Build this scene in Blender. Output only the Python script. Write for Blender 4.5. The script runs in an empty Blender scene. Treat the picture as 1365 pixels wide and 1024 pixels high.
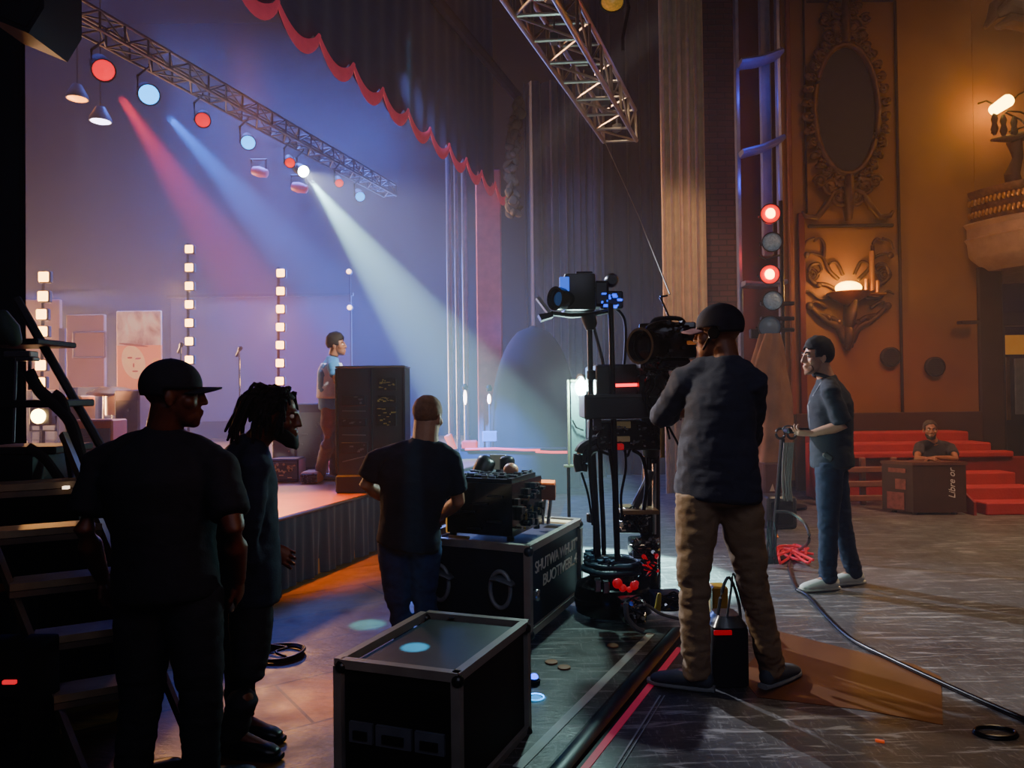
import bpy, bmesh, math, random
from mathutils import Vector, Matrix, noise
random.seed(7)
PI = math.pi
SC = bpy.context.scene
COL = SC.collection
V = Vector
# ---------------------------------------------------------------- camera
FPX = 1000.0
CAM = V((0, 0, 1.47))
cd = bpy.data.cameras.new('camera'); cam = bpy.data.objects.new('camera', cd); COL.objects.link(cam)
cd.sensor_width = 36; cd.lens = 36 * FPX / 1365; cd.clip_end = 200
RC = Matrix.Rotation(PI/2 + math.atan(13/FPX), 3, 'X') @ Matrix.Rotation(math.radians(-0.7), 3, 'Z')
cam.matrix_world = Matrix.Translation(CAM) @ RC.to_4x4()
SC.camera = cam
def ray(px, py):
    return RC @ V(((px-682.5)/FPX, -(py-512)/FPX, -1))
def P(px, py, Y):
    d = ray(px, py); return CAM + d*(Y/d.y)
def F(px, py, z=0.0):
    d = ray(px, py); return CAM + d*((z-CAM.z)/d.z)
# ---------------------------------------------------------------- materials
def lin(c):
    if isinstance(c, str):
        c = c.lstrip('#'); c = [int(c[i:i+2], 16)/255 for i in (0, 2, 4)]
    return tuple((x/12.92 if x <= .04045 else ((x+.055)/1.055)**2.4) for x in c) + (1,)
MC = {}
def mat(name, col, rough=.6, metal=0, var=.12, scale=8, bump=0, bscale=60, coat=0, emit=None, es=0, sheen=0, alpha=1, trans=0):
    if name in MC: return MC[name]
    m = bpy.data.materials.new(name); m.use_nodes = True; MC[name] = m
    nt = m.node_tree; b = nt.nodes['Principled BSDF']; L = nt.links.new
    c = lin(col)
    tc = nt.nodes.new('ShaderNodeTexCoord')
    n = nt.nodes.new('ShaderNodeTexNoise'); n.inputs['Scale'].default_value = scale; n.inputs['Detail'].default_value = 4
    L(tc.outputs['Object'], n.inputs['Vector'])
    r = nt.nodes.new('ShaderNodeValToRGB')
    r.color_ramp.elements[0].color = tuple(x*(1-var) for x in c[:3])+(1,); r.color_ramp.elements[0].position = .3
    r.color_ramp.elements[1].color = tuple(min(1, x*(1+var)) for x in c[:3])+(1,); r.color_ramp.elements[1].position = .7
    L(n.outputs['Fac'], r.inputs['Fac']); L(r.outputs['Color'], b.inputs['Base Color'])
    b.inputs['Roughness'].default_value = rough; b.inputs['Metallic'].default_value = metal
    if coat: b.inputs['Coat Weight'].default_value = coat
    if sheen: b.inputs['Sheen Weight'].default_value = sheen
    if trans: b.inputs['Transmission Weight'].default_value = trans
    if alpha < 1: b.inputs['Alpha'].default_value = alpha
    if bump:
        n2 = nt.nodes.new('ShaderNodeTexNoise'); n2.inputs['Scale'].default_value = bscale; n2.inputs['Detail'].default_value = 3
        L(tc.outputs['Object'], n2.inputs['Vector'])
        bp = nt.nodes.new('ShaderNodeBump'); bp.inputs['Strength'].default_value = bump; bp.inputs['Distance'].default_value = .02
        L(n2.outputs['Fac'], bp.inputs['Height']); L(bp.outputs['Normal'], b.inputs['Normal'])
    if emit:
        b.inputs['Emission Color'].default_value = lin(emit); b.inputs['Emission Strength'].default_value = es
        m.cycles.emission_sampling = 'NONE' if es < 60 else 'AUTO'
    return m
def glow(name, col, s):
    return mat(name, col, rough=.4, emit=col, es=s, var=.02)
# ---------------------------------------------------------------- mesh builder (world coordinates)
ORG = {}
def frame_of(t, hint=V((0, 0, 1))):
    t = t.normalized()
    h = V(hint)
    if abs(t.dot(h)) > .97: h = V((1, 0, 0)) if abs(t.x) < .9 else V((0, 1, 0))
    a = h.cross(t).normalized(); b = t.cross(a).normalized()
    return a, b
class MB:
    def __init__(s): s.bm = bmesh.new()
    def _merge(s, other, M=None):
        me = bpy.data.meshes.new('t'); other.to_mesh(me); other.free()
        if M is not None: me.transform(M)
        s.bm.from_mesh(me); bpy.data.meshes.remove(me); return s
    def box(s, c, size, rz=0, bev=0, R=None, seg=1):
        b = bmesh.new(); bmesh.ops.create_cube(b, size=1)
        for v in b.verts: v.co = V((v.co.x*size[0], v.co.y*size[1], v.co.z*size[2]))
        if bev: bmesh.ops.bevel(b, geom=b.edges[:], offset=bev, segments=seg, affect='EDGES', profile=.6)
        M = Matrix.Translation(V(c)) @ (R.to_4x4() if R is not None else Matrix.Rotation(rz, 4, 'Z'))
        return s._merge(b, M)
    def cyl(s, p0, p1, r0, r1=None, n=16, bev=0):
        p0, p1 = V(p0), V(p1); r1 = r0 if r1 is None else r1
        return s.loft([p0, p1], [(r0, r0), (r1, r1)], n=n, cap=0)
    def loft(s, pts, rad, n=12, cap=0, hint=(0, 0, 1), closed=False, power=1):
        """tube with elliptic sections; cap>0 adds rounded ends"""
        pts = [V(p) for p in pts]; rad = [(r, r) if not isinstance(r, (tuple, list)) else r for r in rad]
        if len(rad) == 1: rad = rad*len(pts)
        bm = s.bm; rings = []; N = len(pts)
        for i, p in enumerate(pts):
            if closed: t = pts[(i+1) % N]-pts[i-1]
            elif i == 0: t = pts[1]-p
            elif i == N-1: t = p-pts[-2]
            else: t = (pts[i+1]-p).normalized()+(p-pts[i-1]).normalized()
            if t.length < 1e-9: t = V((0, 0, 1))
            a, b = frame_of(t, V(hint))
            rings.append((p, a, b, rad[i], t.normalized()))
        seq = []
        def ring(p, a, b, r, k=1):
            out = []
            for j in range(n):
                th = 2*PI*j/n; c, sn = math.cos(th), math.sin(th)
                if power != 1:
                    c = math.copysign(abs(c)**power, c); sn = math.copysign(abs(sn)**power, sn)
                out.append(bm.verts.new(p+a*(r[0]*k*c)+b*(r[1]*k*sn)))
            return out
        if cap and not closed:
            p, a, b, r, t = rings[0]; m = min(r)
            for q in (.25, .6, .87): seq.append(ring(p-t*m*cap*math.sqrt(1-q*q), a, b, r, q))
        for (p, a, b, r, t) in rings: seq.append(ring(p, a, b, r))
        if cap and not closed:
            p, a, b, r, t = rings[-1]; m = min(r)
            for q in (.87, .6, .25): seq.append(ring(p+t*m*cap*math.sqrt(1-q*q), a, b, r, q))
        M = len(seq)
        for i in range(M if closed else M-1):
            A, B = seq[i], seq[(i+1) % M]
            for j in range(n):
                k = (j+1) % n
                bm.faces.new((A[j], A[k], B[k], B[j]))
        if not closed:
            bm.faces.new(list(reversed(seq[0]))); bm.faces.new(seq[-1])
        return s
    def tube(s, pts, r, n=8, closed=False): return s.loft(pts, [r]*len(pts), n=n, closed=closed)
    def sph(s, c, r, n=16, R=None):
        if not isinstance(r, (tuple, list)): r = (r, r, r)
        b = bmesh.new(); bmesh.ops.create_uvsphere(b, u_segments=n, v_segments=max(6, n*2//3), radius=1)
        M = Matrix.Translation(V(c)) @ (R.to_4x4() if R is not None else Matrix.Identity(4)) @ Matrix.Diagonal((r[0], r[1], r[2], 1))
        return s._merge(b, M)
    def lathe(s, prof, o=(0, 0, 0), axis=(0, 0, 1), n=24):
        o = V(o); ax = V(axis).normalized(); a, b = frame_of(ax, V((0, 0, 1)) if abs(ax.z) < .9 else V((1, 0, 0)))
        bm = s.bm; R = []
        for r, z in prof:
            R.append([bm.verts.new(o+ax*z+(a*math.cos(2*PI*j/n)+b*math.sin(2*PI*j/n))*max(r, 1e-4)) for j in range(n)])
        for i in range(len(R)-1):
            for j in range(n):
                k = (j+1) % n; bm.faces.new((R[i][j], R[i][k], R[i+1][k], R[i+1][j]))
        bm.faces.new(list(reversed(R[0]))); bm.faces.new(R[-1])
        return s
    def prism(s, poly, off):
        """poly: world points (planar), extruded by off"""
        bm = s.bm; off = V(off); A = [bm.verts.new(V(p)) for p in poly]; B = [bm.verts.new(V(p)+off) for p in poly]
        n = len(A)
        bm.faces.new(list(reversed(A))); bm.faces.new(B)
        for j in range(n):
            k = (j+1) % n; bm.faces.new((A[j], A[k], B[k], B[j]))
        return s
    def grid(s, fn, nu, nv):
        bm = s.bm; G = [[bm.verts.new(V(fn(i/nu, j/nv))) for j in range(nv+1)] for i in range(nu+1)]
        for i in range(nu):
            for j in range(nv): bm.faces.new((G[i][j], G[i+1][j], G[i+1][j+1], G[i][j+1]))
        return s
    def jitter(s, a, sc=6):
        for v in s.bm.verts: v.co += noise.noise_vector(v.co*sc)*a
        return s
    def build(s, name, m, parent=None, smooth=35, solid=0, remesh=0, it=4, wr=None, extra=None):
        bmesh.ops.recalc_face_normals(s.bm, faces=s.bm.faces[:])
        me = bpy.data.meshes.new(name); s.bm.to_mesh(me); s.bm.free()
        o = bpy.data.objects.new(name, me); COL.objects.link(o)
        if remesh or solid:
            if solid:
                d = o.modifiers.new('s', 'SOLIDIFY'); d.thickness = solid; d.offset = 0
            if remesh:
                d = o.modifiers.new('r', 'REMESH'); d.mode = 'VOXEL'; d.voxel_size = remesh
                if it:
                    d = o.modifiers.new('m', 'SMOOTH'); d.iterations = it; d.factor = .5
            dg = bpy.context.evaluated_depsgraph_get(); dg.update()
            me2 = bpy.data.meshes.new_from_object(o.evaluated_get(dg)); o.modifiers.clear(); o.data = me2
            bpy.data.meshes.remove(me); me = me2
        if wr:
            nm = [v.normal.copy() for v in me.vertices]
            for v, nn in zip(me.vertices, nm): v.co += nn*wr(v.co, nn)
        if extra is not None:      # join further finished pieces into the same mesh
            b = bmesh.new(); b.from_mesh(me)
            for e in extra: b.from_mesh(e)
            b.to_mesh(me); b.free()
        me.name = name
        org = V((0, 0, 0))
        if parent is not None:
            o.parent = parent; org = ORG[parent.name]
        ORG[o.name] = org
        if org.length: me.transform(Matrix.Translation(-org))
        if m is not None: me.materials.clear(); me.materials.append(m)
        if smooth:
            me.polygons.foreach_set('use_smooth', [True]*len(me.polygons))
            if smooth < 180:
                b = bmesh.new(); b.from_mesh(me)
                a = math.radians(smooth)
                for e in b.edges:
                    if len(e.link_faces) == 2 and e.calc_face_angle(0) > a: e.smooth = False
                b.to_mesh(me); b.free()
        return o
def mesh_only(mb, remesh, it=3):
    o = mb.build('t', None, smooth=0, remesh=remesh, it=it); me = o.data; bpy.data.objects.remove(o); return me
def thing(name, label, cat, loc, group=None):
    o = bpy.data.objects.new(name, None); COL.objects.link(o); o.location = V(loc); o.empty_display_size = .1
    o['label'] = label; o['category'] = cat
    if group: o['group'] = group
    ORG[o.name] = V(loc); return o
def tag(o, label, cat, group=None, kind=None):
    o['label'] = label; o['category'] = cat
    if group: o['group'] = group
    if kind: o['kind'] = kind
    return o
def plab(o, label): o['label'] = label; return o
def struct(name, mb, m, parent=None, **k):
    o = mb.build(name, m, parent, **k); o['kind'] = 'structure'; return o
def dup(root, loc, rz=None, label=None):
    r = root.copy(); COL.objects.link(r); r.location = V(loc); ORG[r.name] = V(loc)
    if rz is not None: r.rotation_euler = (0, 0, rz)
    if label: r['label'] = label
    for ch in list(root.children):
        c = ch.copy(); COL.objects.link(c); c.parent = r
        for g in list(ch.children):
            d = g.copy(); COL.objects.link(d); d.parent = c
    return r
def text_mesh(txt, size, M, ext=.002, shear=0, space=1):
    cu = bpy.data.curves.new('t', 'FONT'); cu.body = txt; cu.size = size; cu.extrude = ext; cu.align_x = 'CENTER'; cu.align_y = 'CENTER'; cu.shear = shear; cu.space_character = space
    o = bpy.data.objects.new('t', cu); COL.objects.link(o)
    dg = bpy.context.evaluated_depsgraph_get(); dg.update()
    me = bpy.data.meshes.new_from_object(o.evaluated_get(dg)); bpy.data.objects.remove(o); bpy.data.curves.remove(cu)
    me.transform(M); mb = MB(); mb.bm.from_mesh(me); bpy.data.meshes.remove(me); return mb
def basis(x, y, z, o):
    return Matrix(((x.x, y.x, z.x, o.x), (x.y, y.y, z.y, o.y), (x.z, y.z, z.z, o.z), (0, 0, 0, 1)))
# ---------------------------------------------------------------- lights
def lamp(name, kind, loc, col, power, **k):
    l = bpy.data.lights.new(name, kind); l.color = lin(col)[:3]; l.energy = power
    o = bpy.data.objects.new(name, l); COL.objects.link(o); o.location = V(loc)
    for a, b in k.items():
        if a == 'to': o.rotation_euler = (V(b)-V(loc)).to_track_quat('-Z', 'Y').to_euler()
        else: setattr(l, a, b)
    return o
def spot(name, loc, to, col, power, deg, blend=.25, size=.05):
    return lamp(name, 'SPOT', loc, col, power, to=to, spot_size=math.radians(deg), spot_blend=blend, shadow_soft_size=size)
# ================================================================ SETTING
ZS = .55                                  # stage height
def PLx(y): return -1.31+(y-7.19)*.3243   # plan line of the stage edge
def noded(name):
    m = bpy.data.materials.new(name); m.use_nodes = True
    return m, m.node_tree.nodes, m.node_tree.links.new, m.node_tree.nodes['Principled BSDF']
def floor_mat():
    m, N, L, b = noded('stage_floor_paint')
    tc = N.new('ShaderNodeTexCoord'); sep = N.new('ShaderNodeSeparateXYZ'); L(tc.outputs['Object'], sep.inputs[0])
    def noise_n(scale, detail=5, st=None, rough=.6, dist=0):
        n = N.new('ShaderNodeTexNoise'); n.inputs['Scale'].default_value = scale; n.inputs['Detail'].default_value = detail
        n.inputs['Roughness'].default_value = rough; n.inputs['Distortion'].default_value = dist
        if st:
            mp = N.new('ShaderNodeMapping'); mp.inputs['Scale'].default_value = st[0]; mp.inputs['Rotation'].default_value = (0, 0, st[1])
            L(tc.outputs['Object'], mp.inputs[0]); L(mp.outputs[0], n.inputs['Vector'])
        else: L(tc.outputs['Object'], n.inputs['Vector'])
        return n
    def ramp(src, stops):
        r = N.new('ShaderNodeValToRGB'); e = r.color_ramp.elements
        while len(e) < len(stops): e.new(.5)
        for el, (p, c) in zip(e, stops): el.position = p; el.color = c if len(c) == 4 else lin(c)
        L(src, r.inputs[0]); return r
    def mix(f, a, c, mode='MIX'):
        x = N.new('ShaderNodeMix'); x.data_type = 'RGBA'; x.blend_type = mode
        if isinstance(f, float): x.inputs[0].default_value = f
        else: L(f, x.inputs[0])
        for k, s in ((6, a), (7, c)):
            if isinstance(s, tuple): x.inputs[k].default_value = s
            else: L(s, x.inputs[k])
        return x.outputs[2]
    base = ramp(noise_n(1.3, 6).outputs[0], [(.3, (.052, .050, .050, 1)), (.7, (.10, .096, .092, 1))]).outputs[0]
    sc1 = ramp(noise_n(7, 8, ((.35, 3.2, 1), .45), .72, .9).outputs[0], [(.545, (0, 0, 0, 1)), (.62, (1, 1, 1, 1))]).outputs[0]
    sc2 = ramp(noise_n(16, 8, ((3.0, .5, 1), .2), .75, 1.2).outputs[0], [(.56, (0, 0, 0, 1)), (.63, (1, 1, 1, 1))]).outputs[0]
    scuff = mix(.5, sc1, sc2, 'ADD')
    black = mix(scuff, base, (.30, .29, .28, 1))
    # wood on the left
    mp = N.new('ShaderNodeMapping'); mp.inputs['Rotation'].default_value = (0, 0, math.radians(-35)); L(tc.outputs['Object'], mp.inputs[0])
    br = N.new('ShaderNodeTexBrick'); br.inputs['Scale'].default_value = 1; br.inputs['Brick Width'].default_value = 2.4; br.inputs['Row Height'].default_value = .55
    br.inputs['Mortar Size'].default_value = .008
    br.inputs['Color1'].default_value = lin('#7c5c34'); br.inputs['Color2'].default_value = lin('#6a4e2c'); br.inputs['Mortar'].default_value = lin('#2c2118')
    L(mp.outputs[0], br.inputs['Vector'])
    gr = ramp(noise_n(3.0, 8, ((1.2, 7, 1), -.61), .65, .6).outputs[0], [(.3, (.55, .55, .55, 1)), (.75, (1.25, 1.2, 1.15, 1))]).outputs[0]
    wood = mix(1.0, br.outputs[0], gr, 'MULTIPLY')
    # boundary x < -.25+.13*(y-2.8)
    ma = N.new('ShaderNodeMath'); ma.operation = 'MULTIPLY_ADD'; L(sep.outputs[1], ma.inputs[0]); ma.inputs[1].default_value = .13; ma.inputs[2].default_value = -.614
    lt = N.new('ShaderNodeMath'); lt.operation = 'LESS_THAN'; L(sep.outputs[0], lt.inputs[0]); L(ma.outputs[0], lt.inputs[1])
    L(mix(lt.outputs[0], black, wood), b.inputs['Base Color'])
    rr = ramp(noise_n(5, 5).outputs[0], [(.3, (.30, .30, .30, 1)), (.7, (.55, .55, .55, 1))]).outputs[0]
    L(rr, b.inputs['Roughness'])
    bp = N.new('ShaderNodeBump'); bp.inputs['Strength'].default_value = .25; bp.inputs['Distance'].default_value = .01
    L(noise_n(22, 4, ((1, 2, 1), .4)).outputs[0], bp.inputs['Height']); L(bp.outputs[0], b.inputs['Normal'])
    return m
struct('floor', MB().box((0, 9, -.05), (44, 26, .1)), floor_mat())
# ---- raised stage
stage_m = mat('stage_boards', '#b46a24', rough=.38, var=.18, scale=2.5, bump=.1, bscale=14)
poly = [(PLx(3.3), 3.3, 0), (PLx(10.7), 10.7, 0), (-.95, 10.7, 0), (-.95, 16.9, 0), (-19, 16.9, 0), (-19, 3.3, 0)]
struct('floor_stage', MB().prism(poly, (0, 0, ZS)), stage_m)
# ---- shell
dk = mat('night_wall', '#1f212c', rough=.9, var=.2, scale=.7)
dk2 = mat('house_ceiling', '#14141d', rough=.95)
struct('wall_back', MB().box((-5, 17.1, 5), (30, .2, 10)), dk)
struct('wall_left', MB().box((-19.1, 8, 5), (.2, 18, 10)), dk)
struct('wall_side', MB().box((12.1, 8, 5), (.2, 18, 10)), dk2)
struct('wall_near', MB().box((0, -3.2, 5), (44, .2, 10)), dk2)
struct('ceiling', MB().box((-2, 7, 10.1), (34, 21, .2)), dk2)
# ---- ornate house wall on the right, plane y = 11
WY = 11.0
plaster = mat('ochre_plaster', '#80592c', rough=.8, var=.22, scale=.9, bump=.15, bscale=5)
def wx(px, y=WY): return (px-682.5)/FPX*y
def wz(px, py, y=WY): return P(px, py, y).z
X0, X1 = P(1045, 300, WY).x, P(1303, 450, WY).x
struct('wall_right', MB().box(((X0+X1)/2, WY+.1, 5.1), (X1-X0, .2, 9.9)), plaster)
darkwood = mat('dark_wood', '#2e1d14', rough=.6, var=.25, scale=3)
struct('baseboard_right', MB().box(((X0+X1)/2+.05, WY-.04, .57), (X1-X0-.1, .1, 1.12), bev=.01), mat('wainscot', '#3a2418', rough=.7, var=.2, scale=2))
def strip(k, px0, px1, py0, py1, m, d=.06):
    a = P(px0, py0, WY); c = P(px1, py1, WY)
    z0, z1 = min(a.z, c.z), max(a.z, c.z)
    struct('trim_%d' % k, MB().box(((a.x+c.x)/2, WY-d/2-.003, (z0+z1)/2), (abs(c.x-a.x), d, z1-z0), bev=.01), m)
strip(1, 1189, 1203, -60, 551, mat('pilaster_dark', '#24140e', rough=.8))
strip(2, 1069, 1074, -60, 285, mat('pilaster_dark', '#24140e'))
strip(3, 1062, 1075, 285, 553, mat('red_strip', '#5c1616', rough=.8))
strip(4, 1044, 1060, -60, 553, mat('rose_pilaster', '#7a4630', rough=.8, var=.15))
strip(5, 1076, 1190, 300, 303, mat('pilaster_dark', '#24140e'), d=.04)
strip(6, 1074, 1190, -3, 3, mat('pilaster_dark', '#24140e'), d=.1)
# recess with doorway beyond the ochre wall
struct('wall_foyer', MB().box((9.6, 13.1, 5), (6, .2, 10)), mat('foyer_dark', '#2a1a12', rough=.9))
struct('trim_7', MB().box((X1+.18, 11.25, 1.62), (.36, .6, 3.24), bev=.02), darkwood)
struct('wall_upper', MB().box(((X1+12)/2, WY+.1, 6.65), (12-X1-.01, .2, 6.8)), plaster)
# red lit wall and dark brick pier left of the ochre wall
def brick_mat():
    m, N, L, b = noded('dark_red_brick')
    tc = N.new('ShaderNodeTexCoord'); mp = N.new('ShaderNodeMapping'); mp.inputs['Rotation'].default_value = (PI/2, 0, 0); L(tc.outputs['Object'], mp.inputs[0])
    br = N.new('ShaderNodeTexBrick'); br.inputs['Scale'].default_value = 1; br.inputs['Brick Width'].default_value = .24; br.inputs['Row Height'].default_value = .085; br.inputs['Mortar Size'].default_value = .01
    br.inputs['Color1'].default_value = lin('#4b2624'); br.inputs['Color2'].default_value = lin('#35191a'); br.inputs['Mortar'].default_value = lin('#150b0c')
    L(mp.outputs[0], br.inputs['Vector']); L(br.outputs[0], b.inputs['Base Color']); b.inputs['Roughness'].default_value = .8
    bp = N.new('ShaderNodeBump'); bp.inputs['Strength'].default_value = .8; bp.inputs['Distance'].default_value = .03; bp.invert = True
    L(br.outputs['Fac'], bp.inputs['Height']); L(bp.outputs[0], b.inputs['Normal']); return m
a, c = P(934, 300, 11.2).x, P(984, 300, 11.2).x
struct('wall_pier', MB().box(((a+c)/2, 11.4, 5), (c-a, .4, 10)), brick_mat())
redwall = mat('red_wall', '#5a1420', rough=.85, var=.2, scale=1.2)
c2 = P(1046, 300, 11.5).x
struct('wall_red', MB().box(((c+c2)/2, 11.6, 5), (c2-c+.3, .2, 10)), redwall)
# pink proscenium column
a, c = P(634, 300, 12.4).x, P(668, 300, 12.4).x
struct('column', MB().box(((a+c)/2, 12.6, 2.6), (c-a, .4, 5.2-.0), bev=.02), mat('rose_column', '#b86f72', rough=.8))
# ---- stage skirt: pleated dark cloth under the stage edge
def skirt(u, v):
    y = 3.3+u*7.4
    n = V((.951, -.308, 0)); w = .018*math.sin(y*23)+.014*math.sin(y*57+1)+.008*noise.noise(V((y*3, v, 0)))
    p = V((PLx(y), y, 0))+n*(.03+w*(1.25-v)); p.z = .005+v*(ZS-.02); return p
tag(MB().grid(skirt, 420, 5).build('stage_skirt', mat('skirt_cloth', '#1c2436', rough=.9, sheen=.3), smooth=180), 'dark navy pleated skirt hanging along the front edge of the raised stage', 'curtain')
mb = MB()
mb.loft([V((PLx(3.3)+.03, 3.3, ZS-.01)), V((PLx(10.65)+.03, 10.65, ZS-.01))], [(.018, .014)], n=8)
tag(mb.build('stage_edge_rail', mat('edge_rail', '#5b6270', rough=.3, metal=.8)), 'thin metal nosing along the top edge of the stage', 'edge strip')
# ---- curtains
def curtain(name, x0, x1, y, z0, z1, m, label, wl=.28, amp=.07, nu=160, seed=0):
    def fn(u, v):
        x = x0+(x1-x0)*u
        ph = 2*PI*x/wl+1.6*noise.noise(V((x*1.7, seed, 0)))
        a = amp*(.75+.4*noise.noise(V((x*.9, v*1.2, seed+3))))
        return (x+.02*math.sin(ph*2+v), y+a*math.sin(ph)+.03*math.sin(ph*2.3+seed), z0+(z1-z0)*v)
    return tag(MB().grid(fn, nu, 12).build(name, m, smooth=180), label, 'curtain')
curtain('stage_curtain', P(698, 300, 13).x, P(806, 300, 13).x, 13, 0, 6.9, mat('grey_velvet', '#4a4d63', rough=.9, sheen=.4), 'tall grey blue pleated stage curtain behind the tripod camera', .26, .08, 200, 1)
curtain('stage_curtain', P(790, 300, 13.4).x, P(900, 300, 13.4).x, 13.4, 0, 9.6, mat('black_velvet', '#14172a', rough=.95, sheen=.2), 'flat near-black drape between the grey curtain and the beige one', .5, .03, 120, 2)
curtain('stage_curtain', P(882, 300, 10.9).x, P(940, 300, 10.9).x, 10.9, 0, 9.6, mat('beige_velvet', '#cbab86', rough=.85, sheen=.4), 'tall beige pleated curtain hanging beside the dark brick pier', .125, .05, 240, 3)
tag(MB().grid(lambda u, v: (P(-160+200*u, 300, 3.9).x, 3.9+.035*math.sin(u*30), v*6.5), 90, 8).build('stage_curtain', mat('leg_black', '#101014', rough=.95), smooth=180), 'black masking drape hanging along the left margin above the ladder', 'curtain')
# ---- scalloped border over the stage edge
def border_pt(y, z, off=0): return V((-.26+(y-12)*.31+off, y, z))
ys = [5.75]; 
w = .62
while ys[-1] < 11.95: ys.append(ys[-1]+w)
def sag(y):
    t = ((y-ys[0]) / w) % 1.0
    return 4.86-.19*(1-(2*t-1)**2)
def border(u, v):
    y = 4.4+u*(12.05-4.4); z0 = sag(y) if y > ys[0] else 4.7
    return border_pt(y, z0+(9.6-z0)*v, .008*math.sin(y*17)*(1-v*.5))
bo = MB().grid(border, 400, 10).build('border_curtain', mat('border_cloth', '#1d2a5e', rough=.95, sheen=.2), smooth=180)
tag(bo, 'dark blue overhead border curtain with a red scalloped hem above the stage', 'curtain')
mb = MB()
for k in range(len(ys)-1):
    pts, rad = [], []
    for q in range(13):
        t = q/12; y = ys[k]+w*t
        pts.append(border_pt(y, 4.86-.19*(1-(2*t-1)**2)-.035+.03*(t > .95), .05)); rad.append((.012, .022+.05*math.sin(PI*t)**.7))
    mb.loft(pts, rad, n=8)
plab(mb.build('scallop_trim', mat('red_scallop', '#c83a54', rough=.7, emit='#c83a54', es=.42), bo), 'red scalloped hem edging')  # hem cloth glows slightly in place of light falling on it
# ---- grey vertical pipes in front of the pink column
proto = None
for px, yy, r in ((601, 12.6, .045), (611, 12.7, .035), (622, 12.8, .05)):
    p = P(px, 560, yy)
    lb = {601: 'thin vertical steel pipe left of the pink column, leftmost of three', 611: 'thin vertical steel pipe left of the pink column, middle of three', 622: 'thin vertical steel pipe nearest the pink column'}[px]
    o = MB().cyl((p.x, yy, 0), (p.x, yy, 6), r, n=12).build('stage_pipe', mat('pipe_steel', '#8a94a8', rough=.3, metal=.7))
    tag(o, lb, 'pipe', 'vertical pipes at stage side')
# ---- plaster garland under the proscenium corner
mb = MB()
for i in range(90):
    t = i/89; py = 135+150*t
    px = 692-8*t-6*math.sin(t*PI)+random.uniform(-5, 7)
    p = P(px, py, 11.6+random.uniform(-.08, .08)); mb.sph(p, (random.uniform(.04, .09), random.uniform(.03, .06), random.uniform(.05, .11)), n=8, R=Matrix.Rotation(random.uniform(-1, 1), 3, 'Y'))
mb.jitter(.02, 9)
tag(mb.build('plaster_garland', mat('garland_plaster', '#5f5a48', rough=.8)), 'carved plaster leaf garland hanging at the upper end of the scalloped border', 'garland')
mb = MB(); mb.loft([P(578, -4, 9.5), P(640, 70, 10.6), P(692, 132, 11.7)], [(.06, .1)], n=8)
struct('trim_8', mb, mat('cornice_line', '#34364a', rough=.9))
# ================================================================ PEOPLE
def axes(fwd, up=(0, 0, 1)):
    f = V(fwd).normalized(); u = V(up); r = f.cross(u).normalized(); u = r.cross(f).normalized(); return r, f, u
def head_mesh(c, fwd, up, s, beard=0, neck_to=None, neck_r=.058):
    r, f, u = axes(fwd, up); R = Matrix((r, f, u)).transposed()
    M = MB(); T = lambda x, y, z: V(c)+(r*x+f*y+u*z)*s
    S = lambda x, y, z, a, b, d: M.sph(T(x, y, z), (a*s, b*s, d*s), 20, R)
    S(0, -.014, .036, .077, .096, .086); S(0, .032, -.03, .061, .062, .080); S(0, .05, -.075, .047, .046, .042)
    S(0, .068, -.100, .026, .024, .020)
    S(.044, .052, -.022, .026, .030, .028); S(-.044, .052, -.022, .026, .030, .028)
    S(0, .080, .030, .052, .016, .012)
    M.loft([T(0, .088, .026), T(0, .100, -.004), T(0, .109, -.026)], [(.009*s, .010*s), (.011*s, .012*s), (.016*s, .012*s)], n=10, cap=.8)
    S(.013, .095, -.027, .009, .010, .008); S(-.013, .095, -.027, .009, .010, .008)
    S(0, .094, -.056, .024, .011, .0065); S(0, .092, -.068, .021, .011, .0075)
    for q in (-1, 1):
        Re = R @ Matrix.Rotation(q*.3, 3, 'Z')
        M.sph(T(q*.078, -.008, -.006), (.009*s, .021*s, .033*s), 14, Re); M.sph(T(q*.080, -.006, -.03), (.007*s, .010*s, .012*s), 10, Re)
    if neck_to is not None:
        M.loft([V(neck_to), V(neck_to)*.5+T(0, -.03, -.05)*.5, T(0, -.018, -.03)], [(neck_r*1.18, neck_r*1.1), (neck_r, neck_r), (neck_r*.95, neck_r)], n=16, cap=.6)
    return mesh_only(M, .0055*max(s, .8), 3), T, R
def eyes(T, R, s, parent):
    for q in (-1, 1):
        M = MB(); M.sph(T(q*.031, .0765, .012), .0108*s, 12)
        e = M.build('eye', mat('eye_white', '#d8d2c8', rough=.2), parent)
        MB().sph(T(q*.031, .0845, .012), .0048*s, 10).build('iris', mat('eye_dark', '#1a120c', rough=.2), e)
def brows(T, s, parent, m):
    for q in (-1, 1):
        M = MB(); M.loft([T(q*.014, .094, .033), T(q*.032, .092, .040), T(q*.050, .076, .033)], [.0045*s, .006*s, .003*s], n=8, cap=.6); M.build('eyebrow', m, parent)
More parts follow.
